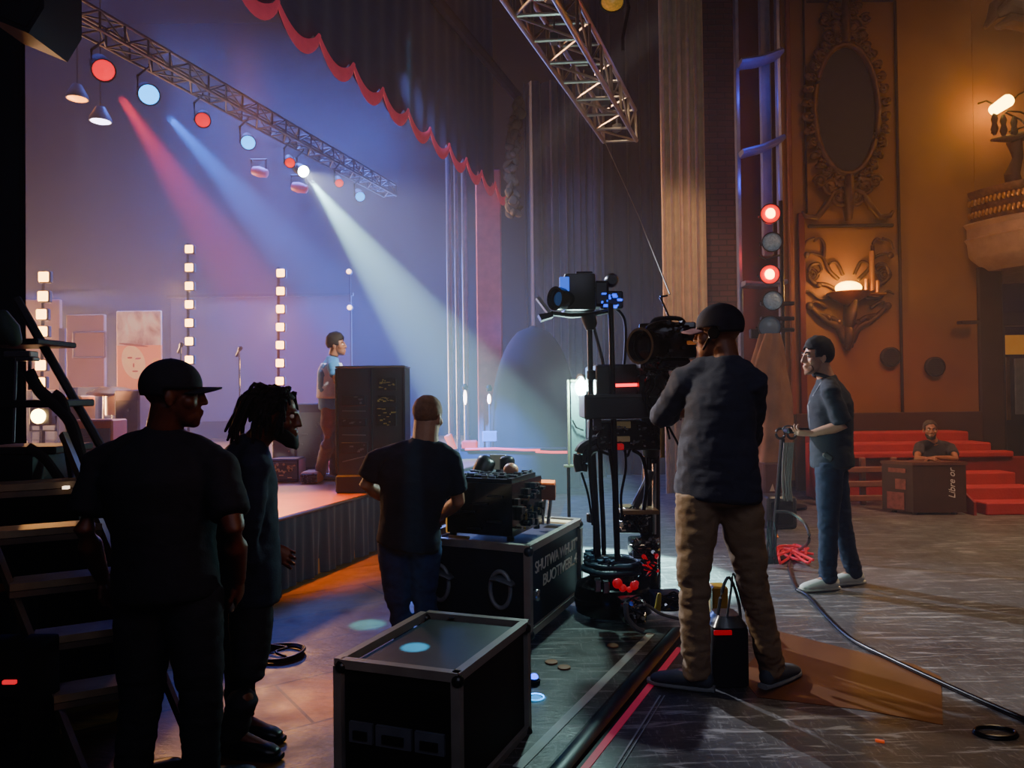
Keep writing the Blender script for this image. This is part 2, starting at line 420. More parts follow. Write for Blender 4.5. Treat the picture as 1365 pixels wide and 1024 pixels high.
def short_hair(T, R, s, parent, m, front=.055, low=-.055, thick=1.0, name='hair', bulge=0):
    M = MB()
    M.sph((0, 0, 0), 1, 40)
    bm = M.bm
    bmesh.ops.scale(bm, vec=(.083, .103, .093), verts=bm.verts)
    dele = []
    for fc in bm.faces:
        q = fc.calc_center_median(); z = q.z+.036; y = q.y-.016
        lim = front+.25*(z-.08)
        if (y > lim and z < .092) or (z < low) or (z < .004 and y > -.012) or (z < .055 and y > .045): dele.append(fc)
    bmesh.ops.delete(bm, geom=dele, context='FACES')
    bm.normal_update()
    for v in bm.verts:
        nz = noise.noise(v.co*45)*.006+noise.noise(v.co*110)*.003
        v.co = v.co*(1+nz/.09*.8); v.co.z += bulge*max(0, v.co.z-.02); v.co.y *= 1+bulge*.5*max(0, v.co.z-.03)/.08
    for v in bm.verts: v.co = T(v.co.x, v.co.y-.016, v.co.z+.036)
    return M.build(name, m, parent, solid=.012*s*thick, smooth=180)
def hand_mesh(wr, d, pn, side, s=1, curl=.5, spread=.12, thumb_in=.5):
    """wr wrist point, d finger direction, pn palm normal (palm faces pn), side +1/-1 = thumb along +/- (d x pn)"""
    d = V(d).normalized(); pn = V(pn); pn = (pn-d*pn.dot(d)).normalized(); x = d.cross(pn).normalized()*side
    M = MB(); T = lambda a, b, c: V(wr)+(x*a+d*b+pn*c)*s
    M.loft([T(0, -.03, 0), T(0, .012, 0), T(.002, .05, 0), T(.002, .088, 0)], [(.026*s, .021*s), (.032*s, .018*s), (.041*s, .016*s), (.041*s, .0125*s)], n=14, cap=.5, hint=pn)
    M.sph(T(.026, .034, .008), (.017*s, .017*s, .014*s), 10)
    for k, (bx, ln, rr) in enumerate(((.031, .070, .0088), (.0105, .080, .0092), (-.010, .074, .0088), (-.030, .058, .0078))):
        ang = curl*(.55+.12*k); p = T(bx, .086-.004*abs(k-1.2), 0); pts = [p-d*.02*s, p]; dirv = (d+x*spread*(1.5-k)*.5).normalized(); a = 0
        for q in (.45, .32, .23):
            a += ang; dd = dirv*math.cos(a)+pn*math.sin(a); p = p+dd*ln*q*s; pts.append(p)
        M.loft(pts, [rr*s, rr*s, rr*.95*s, rr*.88*s, rr*.72*s], n=10, cap=.9, hint=x)
    p = T(.032, .026, .006); pts = [T(.014, .016, .002), p]; dv = (x*.75+d*.75+pn*.35*thumb_in).normalized()
    p = p+dv*.036*s; pts.append(p); dv = (x*(.45-.6*thumb_in)+d*.9+pn*.5*thumb_in).normalized(); p = p+dv*.032*s; pts.append(p)
    M.loft(pts, [.013*s, .0125*s, .0108*s, .008*s], n=10, cap=.9)
    return mesh_only(M, .0036*s, 2)
def wrinkle(a=.006, sc=7, sx=(1, 1, 1), joints=(), seed=0):
    def f(co, n):
        q = V((co.x*sx[0], co.y*sx[1], co.z*sx[2]))*sc+V((seed, seed*2, 0))
        w = noise.noise(q)*.6+(.5-abs(noise.noise(q*1.9+V((3, 1, 7)))))*.8
        amp = a
        for (jp, jr, ja) in joints:
            dd = (co-jp).length
            if dd < jr: amp += ja*(1-dd/jr)
        return amp*(w-.15)
    return f
def L3(a, b, t): return V(a)*(1-t)+V(b)*t
def person(label, loc, J, w, skin, top, bottom, s=1.0, group=None, head=None, sleeve=.55, shoe=None, long_top=0, curlL=.5, curlR=.5, hr=(1, 1), legw=1.0, top_name='shirt', depth=1.0, handL=None, handR=None, bottom_name='trousers', belly=0, wr=.007, neck_r=.058, armw=1.0, palmL=None, palmR=None, vox=.011, thumb=(1, 1), neckline=True):
    """J: joints; w: half shoulder width; returns root, T, R"""
    root = thing('person', label, 'person', loc, group)
    hs = (J['sL']-J['sR']).normalized()          # to the person's left
    neck, pel = J['neck'], J['pel']; sp = neck-pel
    chest = J.get('chest', L3(pel, neck, .68)); waist = J.get('waist', L3(pel, neck, .26))
    sw = (J['sL']-J['sR']).length/2
    hipw = (J['hL']-J['hR']).length/2+.085*s*legw
    M = MB()
    dpt = .115*s*depth
    M.loft([pel-sp.normalized()*.04*s, pel, waist, chest, L3(chest, neck, .45), L3(chest, neck, .75), L3(chest, neck, .95)], [(hipw*.82, dpt*.9), (hipw*.86, dpt*.95), (hipw*.76, dpt*.9), (sw*.84, dpt*1.05), (sw*.78, dpt*.85), (sw*.5, dpt*.62), (sw*.3, dpt*.5)], n=24, cap=.3, hint=hs.cross(sp))
    def limb(Mx, pts, rad, **k): Mx.loft(pts, rad, n=14, cap=.8, **k)
    for q in 'LR':
        S, E, Wr = J['s'+q], J['e'+q], J['w'+q]
        limb(M, [neck-V((0, 0, .01*s)), L3(S, neck, .5)+V((0, 0, .0)), S, L3(S, E, .5), E, L3(E, Wr, .3), Wr], [x*s*armw for x in (.04, .046, .055, .046, .038, .041, .0255)])
        H, K, A = J['h'+q], J['k'+q], J['a'+q]
        limb(M, [H, L3(H, K, .5), K, L3(K, A, .35), A], [x*s*legw for x in (.085, .07, .05, .048, .034)])
        dfo = J['f'+q]-A; limb(M, [A, J['f'+q]], [.034*s, .03*s])
    parts = []
    hc, hf, hu = head
    hm, T, R = head_mesh(hc, hf, hu, s*hr[0], neck_to=L3(neck, pel, .03), neck_r=neck_r*s); parts.append(hm)
    for q, cu, hd, pl, sd in (('L', curlL, handL, palmL, thumb[0]), ('R', curlR, handR, palmR, thumb[1])):
        d = V(hd) if hd is not None else (J['w'+q]-J['e'+q]).normalized()
        pn = V(pl) if pl is not None else (-hs if q == 'L' else hs)
        parts.append(hand_mesh(J['w'+q], d, pn, sd*(1 if q == 'L' else -1), s, cu))
    body = M.build('body', skin, root, remesh=vox, it=5, extra=parts, smooth=180)
    # --- top
    M = MB(); g = .016*s; tp = sp.normalized()
    hem = pel-tp*(.05*s+long_top)
    chain = [hem, pel, waist, chest, L3(chest, neck, .42), L3(chest, neck, .7), L3(chest, neck, .92)]
    rads = [(hipw*1.0+g, dpt*1.1+g+belly*.5), (hipw*.98+g, dpt*1.08+g+belly), (hipw*.9+g, dpt*1.05+g+belly), (sw*.92+g, dpt*1.15+g+belly*.4), (sw*.84+g, dpt*.96+g), (sw*.55+g, dpt*.74+g), (sw*.32+g, dpt*.56+g)]
    M.loft(chain, rads, n=28, cap=.12, hint=hs.cross(sp))
    M.loft([L3(chest, neck, .8), L3(neck, V(hc), .16)], [(neck_r*1.5*s, neck_r*1.45*s), (neck_r*1.16*s, neck_r*1.16*s)], n=18)
    jts = []
    for q in 'LR':
        S, E, Wr = J['s'+q], J['e'+q], J['w'+q]
        pts = [neck-V((0, 0, .012*s)), L3(S, neck, .5)+V((0, 0, .004*s)), S]; rad = [.052*s, .060*s*armw, .070*s*armw]
        if sleeve <= 1:
            pts += [L3(S, E, sleeve*.55), L3(S, E, sleeve)]; rad += [.066*s*armw, .066*s*armw]
        else:
            t = min(sleeve-1, .93); pts += [L3(S, E, .5), E, L3(E, Wr, t*.5), L3(E, Wr, t)]; rad += [.062*s*armw, .054*s*armw, .052*s*armw, .042*s*armw]
            jts.append((E, .13*s, .010))
        M.loft(pts, rad, n=16, cap=.25)
        jts.append((S, .16*s, .006))
    jts.append((waist, .2*s, .008))
    M.build(top_name, top, root, remesh=vox, it=5, wr=wrinkle(wr, 8, (1, 1, 1.7), jts, len(label)), smooth=180)
    # --- bottoms
    M = MB(); jts = []
    M.loft([L3(pel, waist, .55), pel, pel-tp*.06*s], [(hipw*.88+.006, dpt*1.0+.004), (hipw*.93+.006, dpt*1.08+.004), (hipw*.84, dpt*1.06)], n=24, cap=.2, hint=hs.cross(sp))
    for q in 'LR':
        H, K, A = J['h'+q], J['k'+q], J['a'+q]
        M.loft([H+tp*.03*s, L3(H, K, .45), K, L3(K, A, .4), L3(K, A, .9), L3(K, A, 1.04)], [x*s*legw for x in (.100, .090, .070, .066, .060, .064)], n=18, cap=.2)
        jts += [(K, .2*s, .010), (A, .24*s, .018), (H, .2*s, .006)]
    M.build(bottom_name, bottom, root, remesh=vox, it=5, wr=wrinkle(wr, 8, (1, 1, 1.9), jts, len(label)+5), smooth=180)
    # --- shoes
    if shoe is not None:
        for q in 'LR':
            A, Ft = J['a'+q], J['f'+q]; d = V((Ft.x-A.x, Ft.y-A.y, 0)).normalized(); zf = min(A.z, Ft.z)-.03*s if 'floor' not in J else J['floor']
            b0 = V((A.x, A.y, zf)); M = MB()
            M.loft([b0-d*.055*s+V((0, 0, .045*s)), b0+V((0, 0, .052*s)), b0+d*.09*s+V((0, 0, .042*s)), b0+d*.17*s+V((0, 0, .032*s)), b0+d*.20*s+V((0, 0, .026*s))], [(.036*s, .040*s), (.042*s, .048*s), (.046*s, .038*s), (.045*s, .028*s), (.034*s, .020*s)], n=16, cap=.7)
            M.loft([b0+V((0, 0, .05*s))-d*.01*s, A+V((0, 0, .05*s))-d*.01*s], [(.045*s, .047*s), (.04*s, .043*s)], n=14)
            sh = M.build('shoe', shoe[0], root, remesh=.008, it=3, smooth=180)
            M = MB(); M.loft([b0-d*.085*s+V((0, 0, .012*s)), b0+V((0, 0, .012*s)), b0+d*.1*s+V((0, 0, .012*s)), b0+d*.19*s+V((0, 0, .012*s)), b0+d*.228*s+V((0, 0, .013*s))], [(.026*s, .012*s), (.041*s, .012*s), (.047*s, .012*s), (.043*s, .012*s), (.02*s, .011*s)], n=14, power=.6)
            M.build('sole', shoe[1], sh)
            M = MB()
            for t in (.05, .08, .11):
                p = b0+d*t*s+V((0, 0, .085*s-.22*t*s)); x = d.cross(V((0, 0, 1)))
                M.loft([p-x*.026*s, p+V((0, 0, .008*s)), p+x*.026*s], [.004*s]*3, n=6)
            M.build('laces', shoe[2], sh)
    return root, T, R
def cap_mesh(T, R, s, root, m, brimm=None, fwd=1, brim_len=.085, tilt=0):
    M = MB(); M.sph((0, 0, 0), 1, 36); bm = M.bm
    bmesh.ops.scale(bm, vec=(.087, .107, .096), verts=bm.verts)
    bmesh.ops.delete(bm, geom=[f for f in bm.faces if f.calc_center_median().z < -.018-(.022 if f.calc_center_median().y*fwd < -.02 else 0)], context='FACES')
    for v in bm.verts: v.co = T(v.co.x, v.co.y-.012, v.co.z+.040)
    c = M.build('cap', m, root, solid=.008*s, smooth=180)
    M = MB()
    def br(u, v):
        a = (u-.5)*2*1.05; rr = .088; x = math.sin(a)*rr; y = math.cos(a)*.105-.012
        L = brim_len*math.cos(a*.92)**.8; y2 = y+L*v
        return T(x*(1+.05*v), y2*fwd, .032-.012*v+tilt*v-.030*(x/.09)**2)
    M.grid(br, 18, 6); M.build('brim', brimm or m, c, solid=.007*s, smooth=180)
    M = MB(); M.sph(T(0, -.012, .136), (.01*s, .01*s, .006*s), 8); M.build('button', m, c)
    return c
# ---- skins and cloths
skin_dark = mat('skin_deep_brown', '#5d3a28', rough=.5, var=.1, scale=14)
skin_mid = mat('skin_brown', '#8a5a40', rough=.5, var=.1, scale=14)
skin_fair = mat('skin_light', '#c48f72', rough=.5, var=.1, scale=14)
hair_blk = mat('hair_black', '#0b0908', rough=.85, var=.3, scale=30)
blk_tee = mat('black_cotton', '#25262d', rough=.9, var=.15, bump=.1, bscale=120)
navy = mat('navy_cloth', '#222a3c', rough=.9, var=.15, bump=.1, bscale=120)
blk_trs = mat('charcoal_trousers', '#2a2b31', rough=.9, bump=.1, bscale=120)
jeans = mat('blue_denim', '#2a4270', rough=.85, var=.2, scale=20, bump=.15, bscale=160)
djeans = mat('dark_denim', '#1a2840', rough=.85, var=.2, scale=20, bump=.15, bscale=160)
khaki = mat('khaki_cotton', '#8a7358', rough=.9, var=.1, bump=.1, bscale=120)
grey_tee = mat('slate_cotton', '#3c404c', rough=.95, var=.1, bump=.1, bscale=120)
polo_m = mat('slate_polo', '#2b313b', rough=.9, var=.1, bump=.1, bscale=120)
blk_shoe = (mat('black_leather', '#141416', rough=.4), mat('black_rubber', '#0c0c0d', rough=.6), mat('black_lace', '#1c1c1e'))

# ---- 1. man in the baseball cap, nearest left
def JP(Y, **k):
    o = {}
    for n, a in k.items():
        o[n] = P(a[0], a[1], Y+(a[2] if len(a) > 2 else 0))
    return o
Y = 2.75
J = JP(Y, neck=(220, 578, .02), pel=(222, 775), waist=(220, 720), chest=(216, 640), sL=(136, 622, .02), sR=(292, 626, -.02), eL=(112, 705, -.04), eR=(312, 706, -.10), wL=(136, 770, .10), wR=(318, 775, .06),
       hL=(193, 800), hR=(256, 800), kL=(188, 925, .03), kR=(268, 925, 0))
for q, px in (('L', 178), ('R', 268)):
    g = F(px, 1058 if q == 'L' else 1062); J['a'+q] = g+V((0, 0, .08)); J['f'+q] = g+V((.12 if q == 'R' else .05, .10, .03))
J['floor'] = 0.004
root, T, R = person('person seen from behind in black cap, black tee and dark trousers beside the ladder', F(222, 1060), J, .2, skin_dark, blk_tee, blk_trs, s=.98, head=(P(232, 528, Y+.0), V((1, .35, -.02)), V((.06, 0, 1))), sleeve=.75, shoe=blk_shoe, curlL=.6, curlR=.55, depth=1.15, legw=1.1, belly=.01, armw=1.1, neck_r=.064, thumb=(1, 1))
cap_mesh(T, R, .98, root, mat('cap_black', '#27282e', rough=.85, bump=.1, bscale=120), brim_len=.075, tilt=.012)
eyes(T, R, .98, root)
MB().sph(P(309, 806, Y+.08), (.012, .02, .03), 10).build('pocket_keys', mat('key_steel', '#b8bcc4', rough=.3, metal=1), root)
# ---- 2. man with dreadlocks leaning forward
Y = 3.15
J = JP(Y, neck=(336, 590), pel=(330, 765), waist=(328, 712), chest=(322, 640), sL=(312, 618, .17), sR=(342, 624, -.15), eL=(312, 690, .22), eR=(330, 706, -.18), wL=(362, 730, .15), wR=(340, 785, -.10),
       hL=(320, 782, .08), hR=(336, 782, -.08), kL=(322, 895, .08), kR=(332, 900, -.10))
for q, p in (('L', (318, 985)), ('R', (312, 1008))):
    g = F(*p); J['a'+q] = g+V((0, 0, .09)); J['f'+q] = g+V((.16, -.03, .03))
J['floor'] = .004
root, T, R = person('person with short dreadlocks and beard leaning forward in a dark navy jacket', F(318, 1000), J, .19, skin_dark, navy, blk_trs, s=.94, head=(P(368, 556, Y), V((1, .06, -.12)), V((.12, 0, 1))), sleeve=1.92, shoe=blk_shoe, top_name='jacket', long_top=.05, curlL=.7, curlR=.6, handL=(.7, .05, -.45), neck_r=.056)
eyes(T, R, .94, root)
M = MB(); M.sph((0, 0, 0), 1, 24); bm = M.bm
bmesh.ops.scale(bm, vec=(.084, .104, .094), verts=bm.verts)
bmesh.ops.delete(bm, geom=[f for f in bm.faces if f.calc_center_median().z < -.05 or (f.calc_center_median().y > .07 and f.calc_center_median().z < .05) or (f.calc_center_median().z < 0 and f.calc_center_median().y > -.01)], context='FACES')
for v in bm.verts: v.co = T(v.co.x, v.co.y-.016, v.co.z+.036)
hr_ = M.build('hair', hair_blk, root, solid=.012, smooth=180)
M = MB(); rg = random.Random(4)
for i in range(150):
    a = rg.uniform(-2.9, 2.9); z = rg.uniform(.0, .115)
    rr = math.sqrt(max(.05, 1-(max(0, z-.036)/.094)**2)); x = math.sin(a)*.083*rr; y = -math.cos(a)*.10*rr-.016
    if y > .045 and z < .09: continue
    p = T(x, y, z); o = (p-T(0, -.016, .03)).normalized()
    ln = rg.uniform(.06, .12)*(1.35 if y < -.03 else .75); back = T(0, -1, 0)-T(0, 0, 0)
    pts = [p-o*.006, p+o*.016+V((0, 0, .004)), p+o*.034+back*.02+V((0, 0, -.012)), p+o*.036+back*.05*rg.uniform(.3, 1.3)+V((rg.uniform(-.012, .012), rg.uniform(-.012, .012), -ln))]; a0 = pts; pts = []
    for i_ in range(3):
        for t_ in (0, .33, .66): pts.append(.5*((2*a0[i_])+(a0[i_+1]-a0[max(0, i_-1)])*t_+(2*a0[max(0, i_-1)]-5*a0[i_]+4*a0[i_+1]-a0[min(3, i_+2)])*t_**2+(3*a0[i_]-a0[max(0, i_-1)]-3*a0[i_+1]+a0[min(3, i_+2)])*t_**3))
    pts.append(a0[3])
    M.loft(pts, [.0075]*9+[.005], n=7, cap=.7)
M.build('dreadlocks', hair_blk, hr_, smooth=180)
M = MB(); M.loft([T(-.058, .035, -.06), T(-.038, .08, -.095), T(0, .097, -.108), T(.038, .08, -.095), T(.058, .035, -.06)], [(.014, .03), (.018, .03), (.018, .026), (.018, .03), (.014, .03)], n=10, cap=.6)
M.jitter(.006, 40); M.build('beard', hair_blk, root, smooth=180)
M = MB(); d = (J['wL']-J['eL']).normalized(); a, b = frame_of(d)
pts = [J['wL']+d*.005+(a*math.cos(t)+b*math.sin(t))*.033 for t in [2*PI*k/20 for k in range(20)]]
M.tube(pts, .004, closed=True); M.build('bracelet', mat('bracelet_black', '#0a0a0a', rough=.3), root)
# ---- 3. man behind the road case, seen from behind
Y = 4.15
J = JP(Y, neck=(568, 592, -.02), pel=(546, 716), waist=(546, 690), chest=(554, 638, -.02), sL=(503, 615, .02), sR=(599, 615, -.02), eL=(487, 645, .02), eR=(611, 668, .06), wL=(528, 674, .22), wR=(585, 690, .3),
       hL=(524, 728), hR=(566, 728), kL=(530, 800, .02), kR=(566, 800, .05))
for q, p in (('L', (540, 876)), ('R', (575, 876))):
    g = F(*p); J['a'+q] = g+V((0, 0, .08)); J['f'+q] = g+V((.03, .16, .03))
J['floor'] = .004
root, T, R = person('person with shaved head, dark navy tee and jeans, seen from behind at the road case', F(556, 876), J, .24, skin_fair, navy, jeans, s=.93, head=(P(571, 556, Y), V((.4, 1, -.12)), V((.05, .05, 1))), sleeve=.72, shoe=blk_shoe, depth=1.15, neck_r=.076, armw=1.12, legw=1.0, curlL=.6, curlR=.6, handL=(.5, .8, -.2), handR=(.3, .9, -.1), hr=(1.0, 1))
eyes(T, R, .93, root)
short_hair(T, R, .93, root, mat('hair_stubble', '#94694f', rough=.8, var=.2, scale=40), thick=.15, front=.05, low=-.03)
# ---- 4. performer on the stage
Y = 7.7; s = .88
J = JP(Y, neck=(443, 479), pel=(441, 540), waist=(440, 524), chest=(441, 498), sL=(440, 488, .15), sR=(444, 488, -.14), eL=(444, 508, .2), eR=(449, 509, -.2), wL=(460, 518, .18), wR=(462, 523, -.16),
       hL=(441, 547, .07), hR=(441, 547, -.07), kL=(446, 592, .08), kR=(436, 594, -.06))
for q, p in (('L', (447, 638)), ('R', (426, 641))):
    g = F(p[0], p[1], ZS); J['a'+q] = g+V((0, 0, .08)); J['f'+q] = g+V((.16, -.02, .03))
J['floor'] = ZS+.004
root, T, R = person('person on stage in pale denim vest and grey cargo trousers by the tall rack', F(435, 646, ZS), J, .15, skin_mid, mat('blue_tee', '#3a86c8', rough=.9), mat('grey_cargo', '#6a6474', rough=.9, var=.15, bump=.1, bscale=90), s=s, head=(P(449, 461, Y), V((1, -.05, .06)), V((0, 0, 1))), sleeve=.6, shoe=(mat('grey_boot', '#4a464a', rough=.6), blk_shoe[1], blk_shoe[2]), hr=(1.0, 1), curlL=.6, curlR=.6, legw=1.1)
eyes(T, R, s, root)
short_hair(T, R, s, root, hair_blk, thick=1.3, front=.072, low=-.02, bulge=.45)
hs = (J['sL']-J['sR']).normalized()
M = MB(); ch, ne, wa = J['chest'], J['neck'], J['waist']
def vest(u, v):
    a = .55+u*(2*PI-1.1); c = L3(L3(J['pel'], wa, .6), L3(ch, ne, .72), v)
    f_ = V((1, 0, 0)); k = 1.0 if v < .8 else 1-.25*(v-.8)/.2
    return c+f_*math.cos(a)*.138*k+hs*math.sin(a)*.178*k
M.grid(vest, 40, 12); M.build('vest', mat('pale_denim', '#c8d4ea', rough=.85, var=.15, bump=.1), root, solid=.012, smooth=180)
# ---- 5. camera operator
Y = 3.65
J = JP(Y, neck=(968, 480, -.02), pel=(957, 648), waist=(956, 605), chest=(960, 535), sL=(914, 508, .06), sR=(1003, 512, -.06), eL=(880, 556, .22), eR=(1000, 585, .2), wL=(916, 548, .45), wR=(940, 570, .42),
       hL=(930, 668), hR=(984, 668), kL=(925, 775, .02), kR=(1002, 772, .0))
for q, p in (('L', (928, 920)), ('R', (1030, 914))):
    g = F(*p); J['a'+q] = g+V((0, 0, .09)); J['f'+q] = g+V((-.14, .06, .03)) if q == 'L' else g+V((.12, .10, .03))
J['floor'] = .004
root, T, R = person('person in cap, slate long-sleeved top and khaki trousers operating the studio camera', F(972, 918), J, .2, skin_mid, grey_tee, khaki, s=1.06, head=(P(957, 445, Y), V((-.86, .6, -.02)), V((-.03, 0, 1))), sleeve=1.5, shoe=(mat('grey_trainer', '#4c5258', rough=.7), mat('pale_rubber', '#8a8c8c', rough=.6), mat('grey_lace', '#9a9ea2')), depth=1.05, legw=1.02, wr=.013, curlL=.9, curlR=.9, palmL=(.3, .2, -1), palmR=(-.3, .2, -1), handL=(-.1, .9, .1), handR=(-.5, .8, .1), armw=1.05)
cap_mesh(T, R, 1.06, root, mat('cap_navy', '#2a2a33', rough=.85, bump=.1, bscale=120), brimm=mat('cap_brim_rose', '#7d5a62', rough=.85), brim_len=.08)
eyes(T, R, 1.06, root)
M = MB(); M.loft([T(-.078, .0, .02), T(-.082, .01, -.02), T(-.06, .05, -.07)], [.006, .010, .006], n=8, cap=.7); M.build('headset', mat('headset_black', '#0b0b0c', rough=.4), root)
M = MB(); M.loft([T(-.084, -.01, 0), T(-.092, -.01, 0)], [.03, .026], n=16); M.build('earpiece', mat('headset_black', '#0b0b0c'), root)
# ---- 6. man with the polo shirt, right
Y = 5.55
J = JP(Y, neck=(1103, 507), pel=(1109, 612), waist=(1108, 590), chest=(1107, 540), sL=(1108, 524, -.18), sR=(1110, 521, .17), eL=(1124, 567, -.20), eR=(1118, 565, .2), wL=(1082, 578, -.10), wR=(1080, 577, .1),
       hL=(1106, 622, -.08), hR=(1110, 622, .08), kL=(1104, 700, -.06), kR=(1122, 698, .08))
for q, p in (('L', (1104, 787)), ('R', (1138, 779))):
    g = F(*p); J['a'+q] = g+V((0, 0, .085)); J['f'+q] = g+V((-.16, -.03, .03))
J['floor'] = .004
root, T, R = person('person in slate polo and dark jeans standing in profile, holding a black remote', F(1118, 783), J, .18, skin_fair, polo_m, djeans, s=1.04, head=(P(1089, 477, Y), V((-1, -.08, -.02)), V((-.04, 0, 1))), sleeve=.9, shoe=(mat('white_trainer', '#d8d4c4', rough=.6), mat('white_rubber', '#c9c4b2', rough=.6), mat('white_lace', '#e8e6de')), depth=1.05, curlL=.8, curlR=.8, palmL=(-.1, .5, .9), palmR=(-.1, -.5, .9), handL=(-1, .25, .05), handR=(-1, -.25, .05), legw=.98)
eyes(T, R, 1.04, root); brows(T, 1.04, root, hair_blk)
short_hair(T, R, 1.04, root, hair_blk, thick=.9, front=.08, low=-.03, bulge=.34)
M = MB(); M.loft([T(-.05, .06, -.07), T(0, .09, -.1), T(.05, .06, -.07)], [(.009, .024)]*3, n=10, cap=.5); M.build('stubble', mat('stubble', '#8a6450', rough=.9), root, smooth=180)
M = MB(); c0 = L3(J['neck'], V(P(1089, 477, Y)), .10)
M.tube([c0+V((math.cos(a)*.075-.012, math.sin(a)*.08, -.03*math.cos(a)-.0)) for a in [2*PI*k/24 for k in range(24)]], .014, closed=True); M.build('collar', polo_m, root, smooth=180)
M = MB(); q0 = L3(J['neck'], J['chest'], .1)
M.tube([q0+V((-.06, -.06, .02)), q0+V((-.125, -.05, -.09)), J['chest']+V((-.165, 0, .0)), J['waist']+V((-.15, 0, .08))], .006); M.build('lanyard', mat('lanyard_grey', '#9a9aa4'), root)
M = MB(); M.loft([P(1100, 606, Y-.13), P(1108, 612, Y-.15)], [(.03, .03), (.035, .03)], n=10, cap=.6); M.jitter(.01, 20); M.build('belt_pack', mat('belt_black', '#0d0e10', rough=.5), root)
rm = thing('remote_control', 'small black remote held in the hands of the person in the polo', 'remote', P(1060, 577, 5.55))
MB().box(P(1062, 574, 5.55), (.17, .10, .04), bev=.012).build('housing', mat('remote_black', '#101013', rough=.35), rm)
M = MB(); M.tube([P(1052, 574, 5.5)+V((.05*math.cos(a), 0, .035*math.sin(a))) for a in [PI*k/10 for k in range(11)]], .006); M.build('handle_ring', mat('remote_grey', '#50545a', metal=.6, rough=.4), rm)
# ---- 7. man leaning on the far case
Y = 9.35
J = JP(Y, neck=(1245, 590, -.02), pel=(1250, 655, .06), waist=(1250, 638, .06), chest=(1248, 608, .08), sL=(1268, 597, .04), sR=(1226, 595, .0), eL=(1274, 612, -.32), eR=(1222, 612, -.34), wL=(1246, 610, -.44), wR=(1238, 612, -.46),
       hL=(1258, 660, .06), hR=(1242, 660, .06), kL=(1262, 668, .02), kR=(1238, 668, .02))
for q, px in (('L', 1260), ('R', 1240)):
    g = V((P(px, 600, Y+.12).x, Y+.02, 0)); J['a'+q] = g+V((0, 0, .08)); J['f'+q] = g+V((0, -.14, .03))
J['floor'] = .004
root, T, R = person('person with short hair in black tee leaning folded arms on the tall far road case', (P(1248, 655, Y).x, Y+.1, 0), J, .18, skin_mid, blk_tee, blk_trs, s=.93, head=(P(1240, 573, Y-.06), V((-.35, -1, -.1)), V((0, 0, 1))), sleeve=.6, shoe=blk_shoe, curlL=.5, curlR=.5, handL=(-1, -.1, -.05), handR=(1, -.1, -.05), palmL=(0, 0, -1), palmR=(0, 0, -1), vox=.013)
eyes(T, R, .93, root); brows(T, .93, root, hair_blk)
short_hair(T, R, .93, root, mat('hair_greying', '#30261f', rough=.8, var=.3, scale=40), thick=.6, front=.06, low=-.02)

M = MB(); M.loft([T(-.055, .03, -.05), T(-.036, .075, -.09), T(0, .09, -.10), T(.036, .075, -.09), T(.055, .03, -.05)], [(.010, .026)]*5, n=10, cap=.5); M.build('beard', hair_blk, root, smooth=180)
# ================================================================ HOUSE SIDE ORNAMENT
gilt = mat('dark_gilt', '#4e3520', rough=.45, metal=.5, var=.35, scale=9)
def scroll(c, r0, turns, a0, sgn, y, n=26):
    pts = []
    for i in range(n):
        t = i/(n-1); a = a0+sgn*t*turns*2*PI; r = r0*(1-t*.85)
        pts.append(V((c[0]+math.cos(a)*r, y-.02*t, c[1]+math.sin(a)*r)))
    return pts
def wxz(px, py): p = P(px, py, WY-.05); return p.x, p.z
# ---- oval mirror in a carved frame
root = thing('oval_mirror', 'tall oval wall mirror in a heavy carved scrollwork frame on the ochre wall', 'mirror', P(1127, 276, WY-.05))
cx, cz = wxz(1127, 147); a_, b_ = .43, .92
mb = MB()
pr = [V((cx+a_*math.sin(2*PI*k/48), WY-.06, cz+b_*math.cos(2*PI*k/48))) for k in range(48)]
mb.prism(pr, (0, .04, 0))
mb.build('mirror_glass', mat('mirror_grey', '#262c33', rough=.85, metal=0, var=.05), root)
mb = MB(); rg = random.Random(2)
mb.tube([V((cx+(a_+.04)*math.sin(2*PI*k/64), WY-.08, cz+(b_+.03)*math.cos(2*PI*k/64))) for k in range(64)], .045, n=10, closed=True)
for k in range(34):
    a = 2*PI*k/34; ca, sa = math.sin(a), math.cos(a)
    o = V((cx+(a_+.12)*ca, WY-.09, cz+(b_+.14)*sa))
    r = rg.uniform(.06, .085)
    mb.tube(scroll((o.x, o.z), r, 1.3, rg.uniform(0, 6), rg.choice((-1, 1)), WY-.09), .021, n=6)
    mb.sph(o+V((ca*.05, .01, sa*.05)), (.075, .035, .055), 10, Matrix.Rotation(-a+rg.uniform(-.6, .6), 3, 'Y'))
    mb.sph(o+V((-ca*.03, -.02, -sa*.03)), .028, 8)
# crest and foot
for sx in (-1, 1):
    for (dx, dz, r, a0) in ((.12, 1.22, .15, 0), (.24, 1.08, .12, 1), (.10, 1.42, .11, 2), (.30, 1.32, .09, 1), (.24, -1.12, .15, 3), (.12, -1.28, .13, 4), (.40, -1.05, .10, 0), (.34, .78, .10, 1), (.20, 1.52, .07, 1)):
        mb.tube(scroll((cx+sx*dx, cz+dz), r, 1.6, a0 if sx > 0 else PI-a0, sx, WY-.08), .027, n=7)
        mb.sph((cx+sx*dx, WY-.06, cz+dz), (r*.85, .05, r*.85), 12)
    mb.loft([V((cx+sx*.2, WY-.07, cz-1.2)), V((cx+sx*.33, WY-.07, cz-1.42)), V((cx+sx*.46, WY-.07, cz-1.58)), V((cx+sx*.62, WY-.07, cz-1.56)), V((cx+sx*.66, WY-.07, cz-1.50))], [.04, .05, .045, .035, .02], n=8, cap=.7)
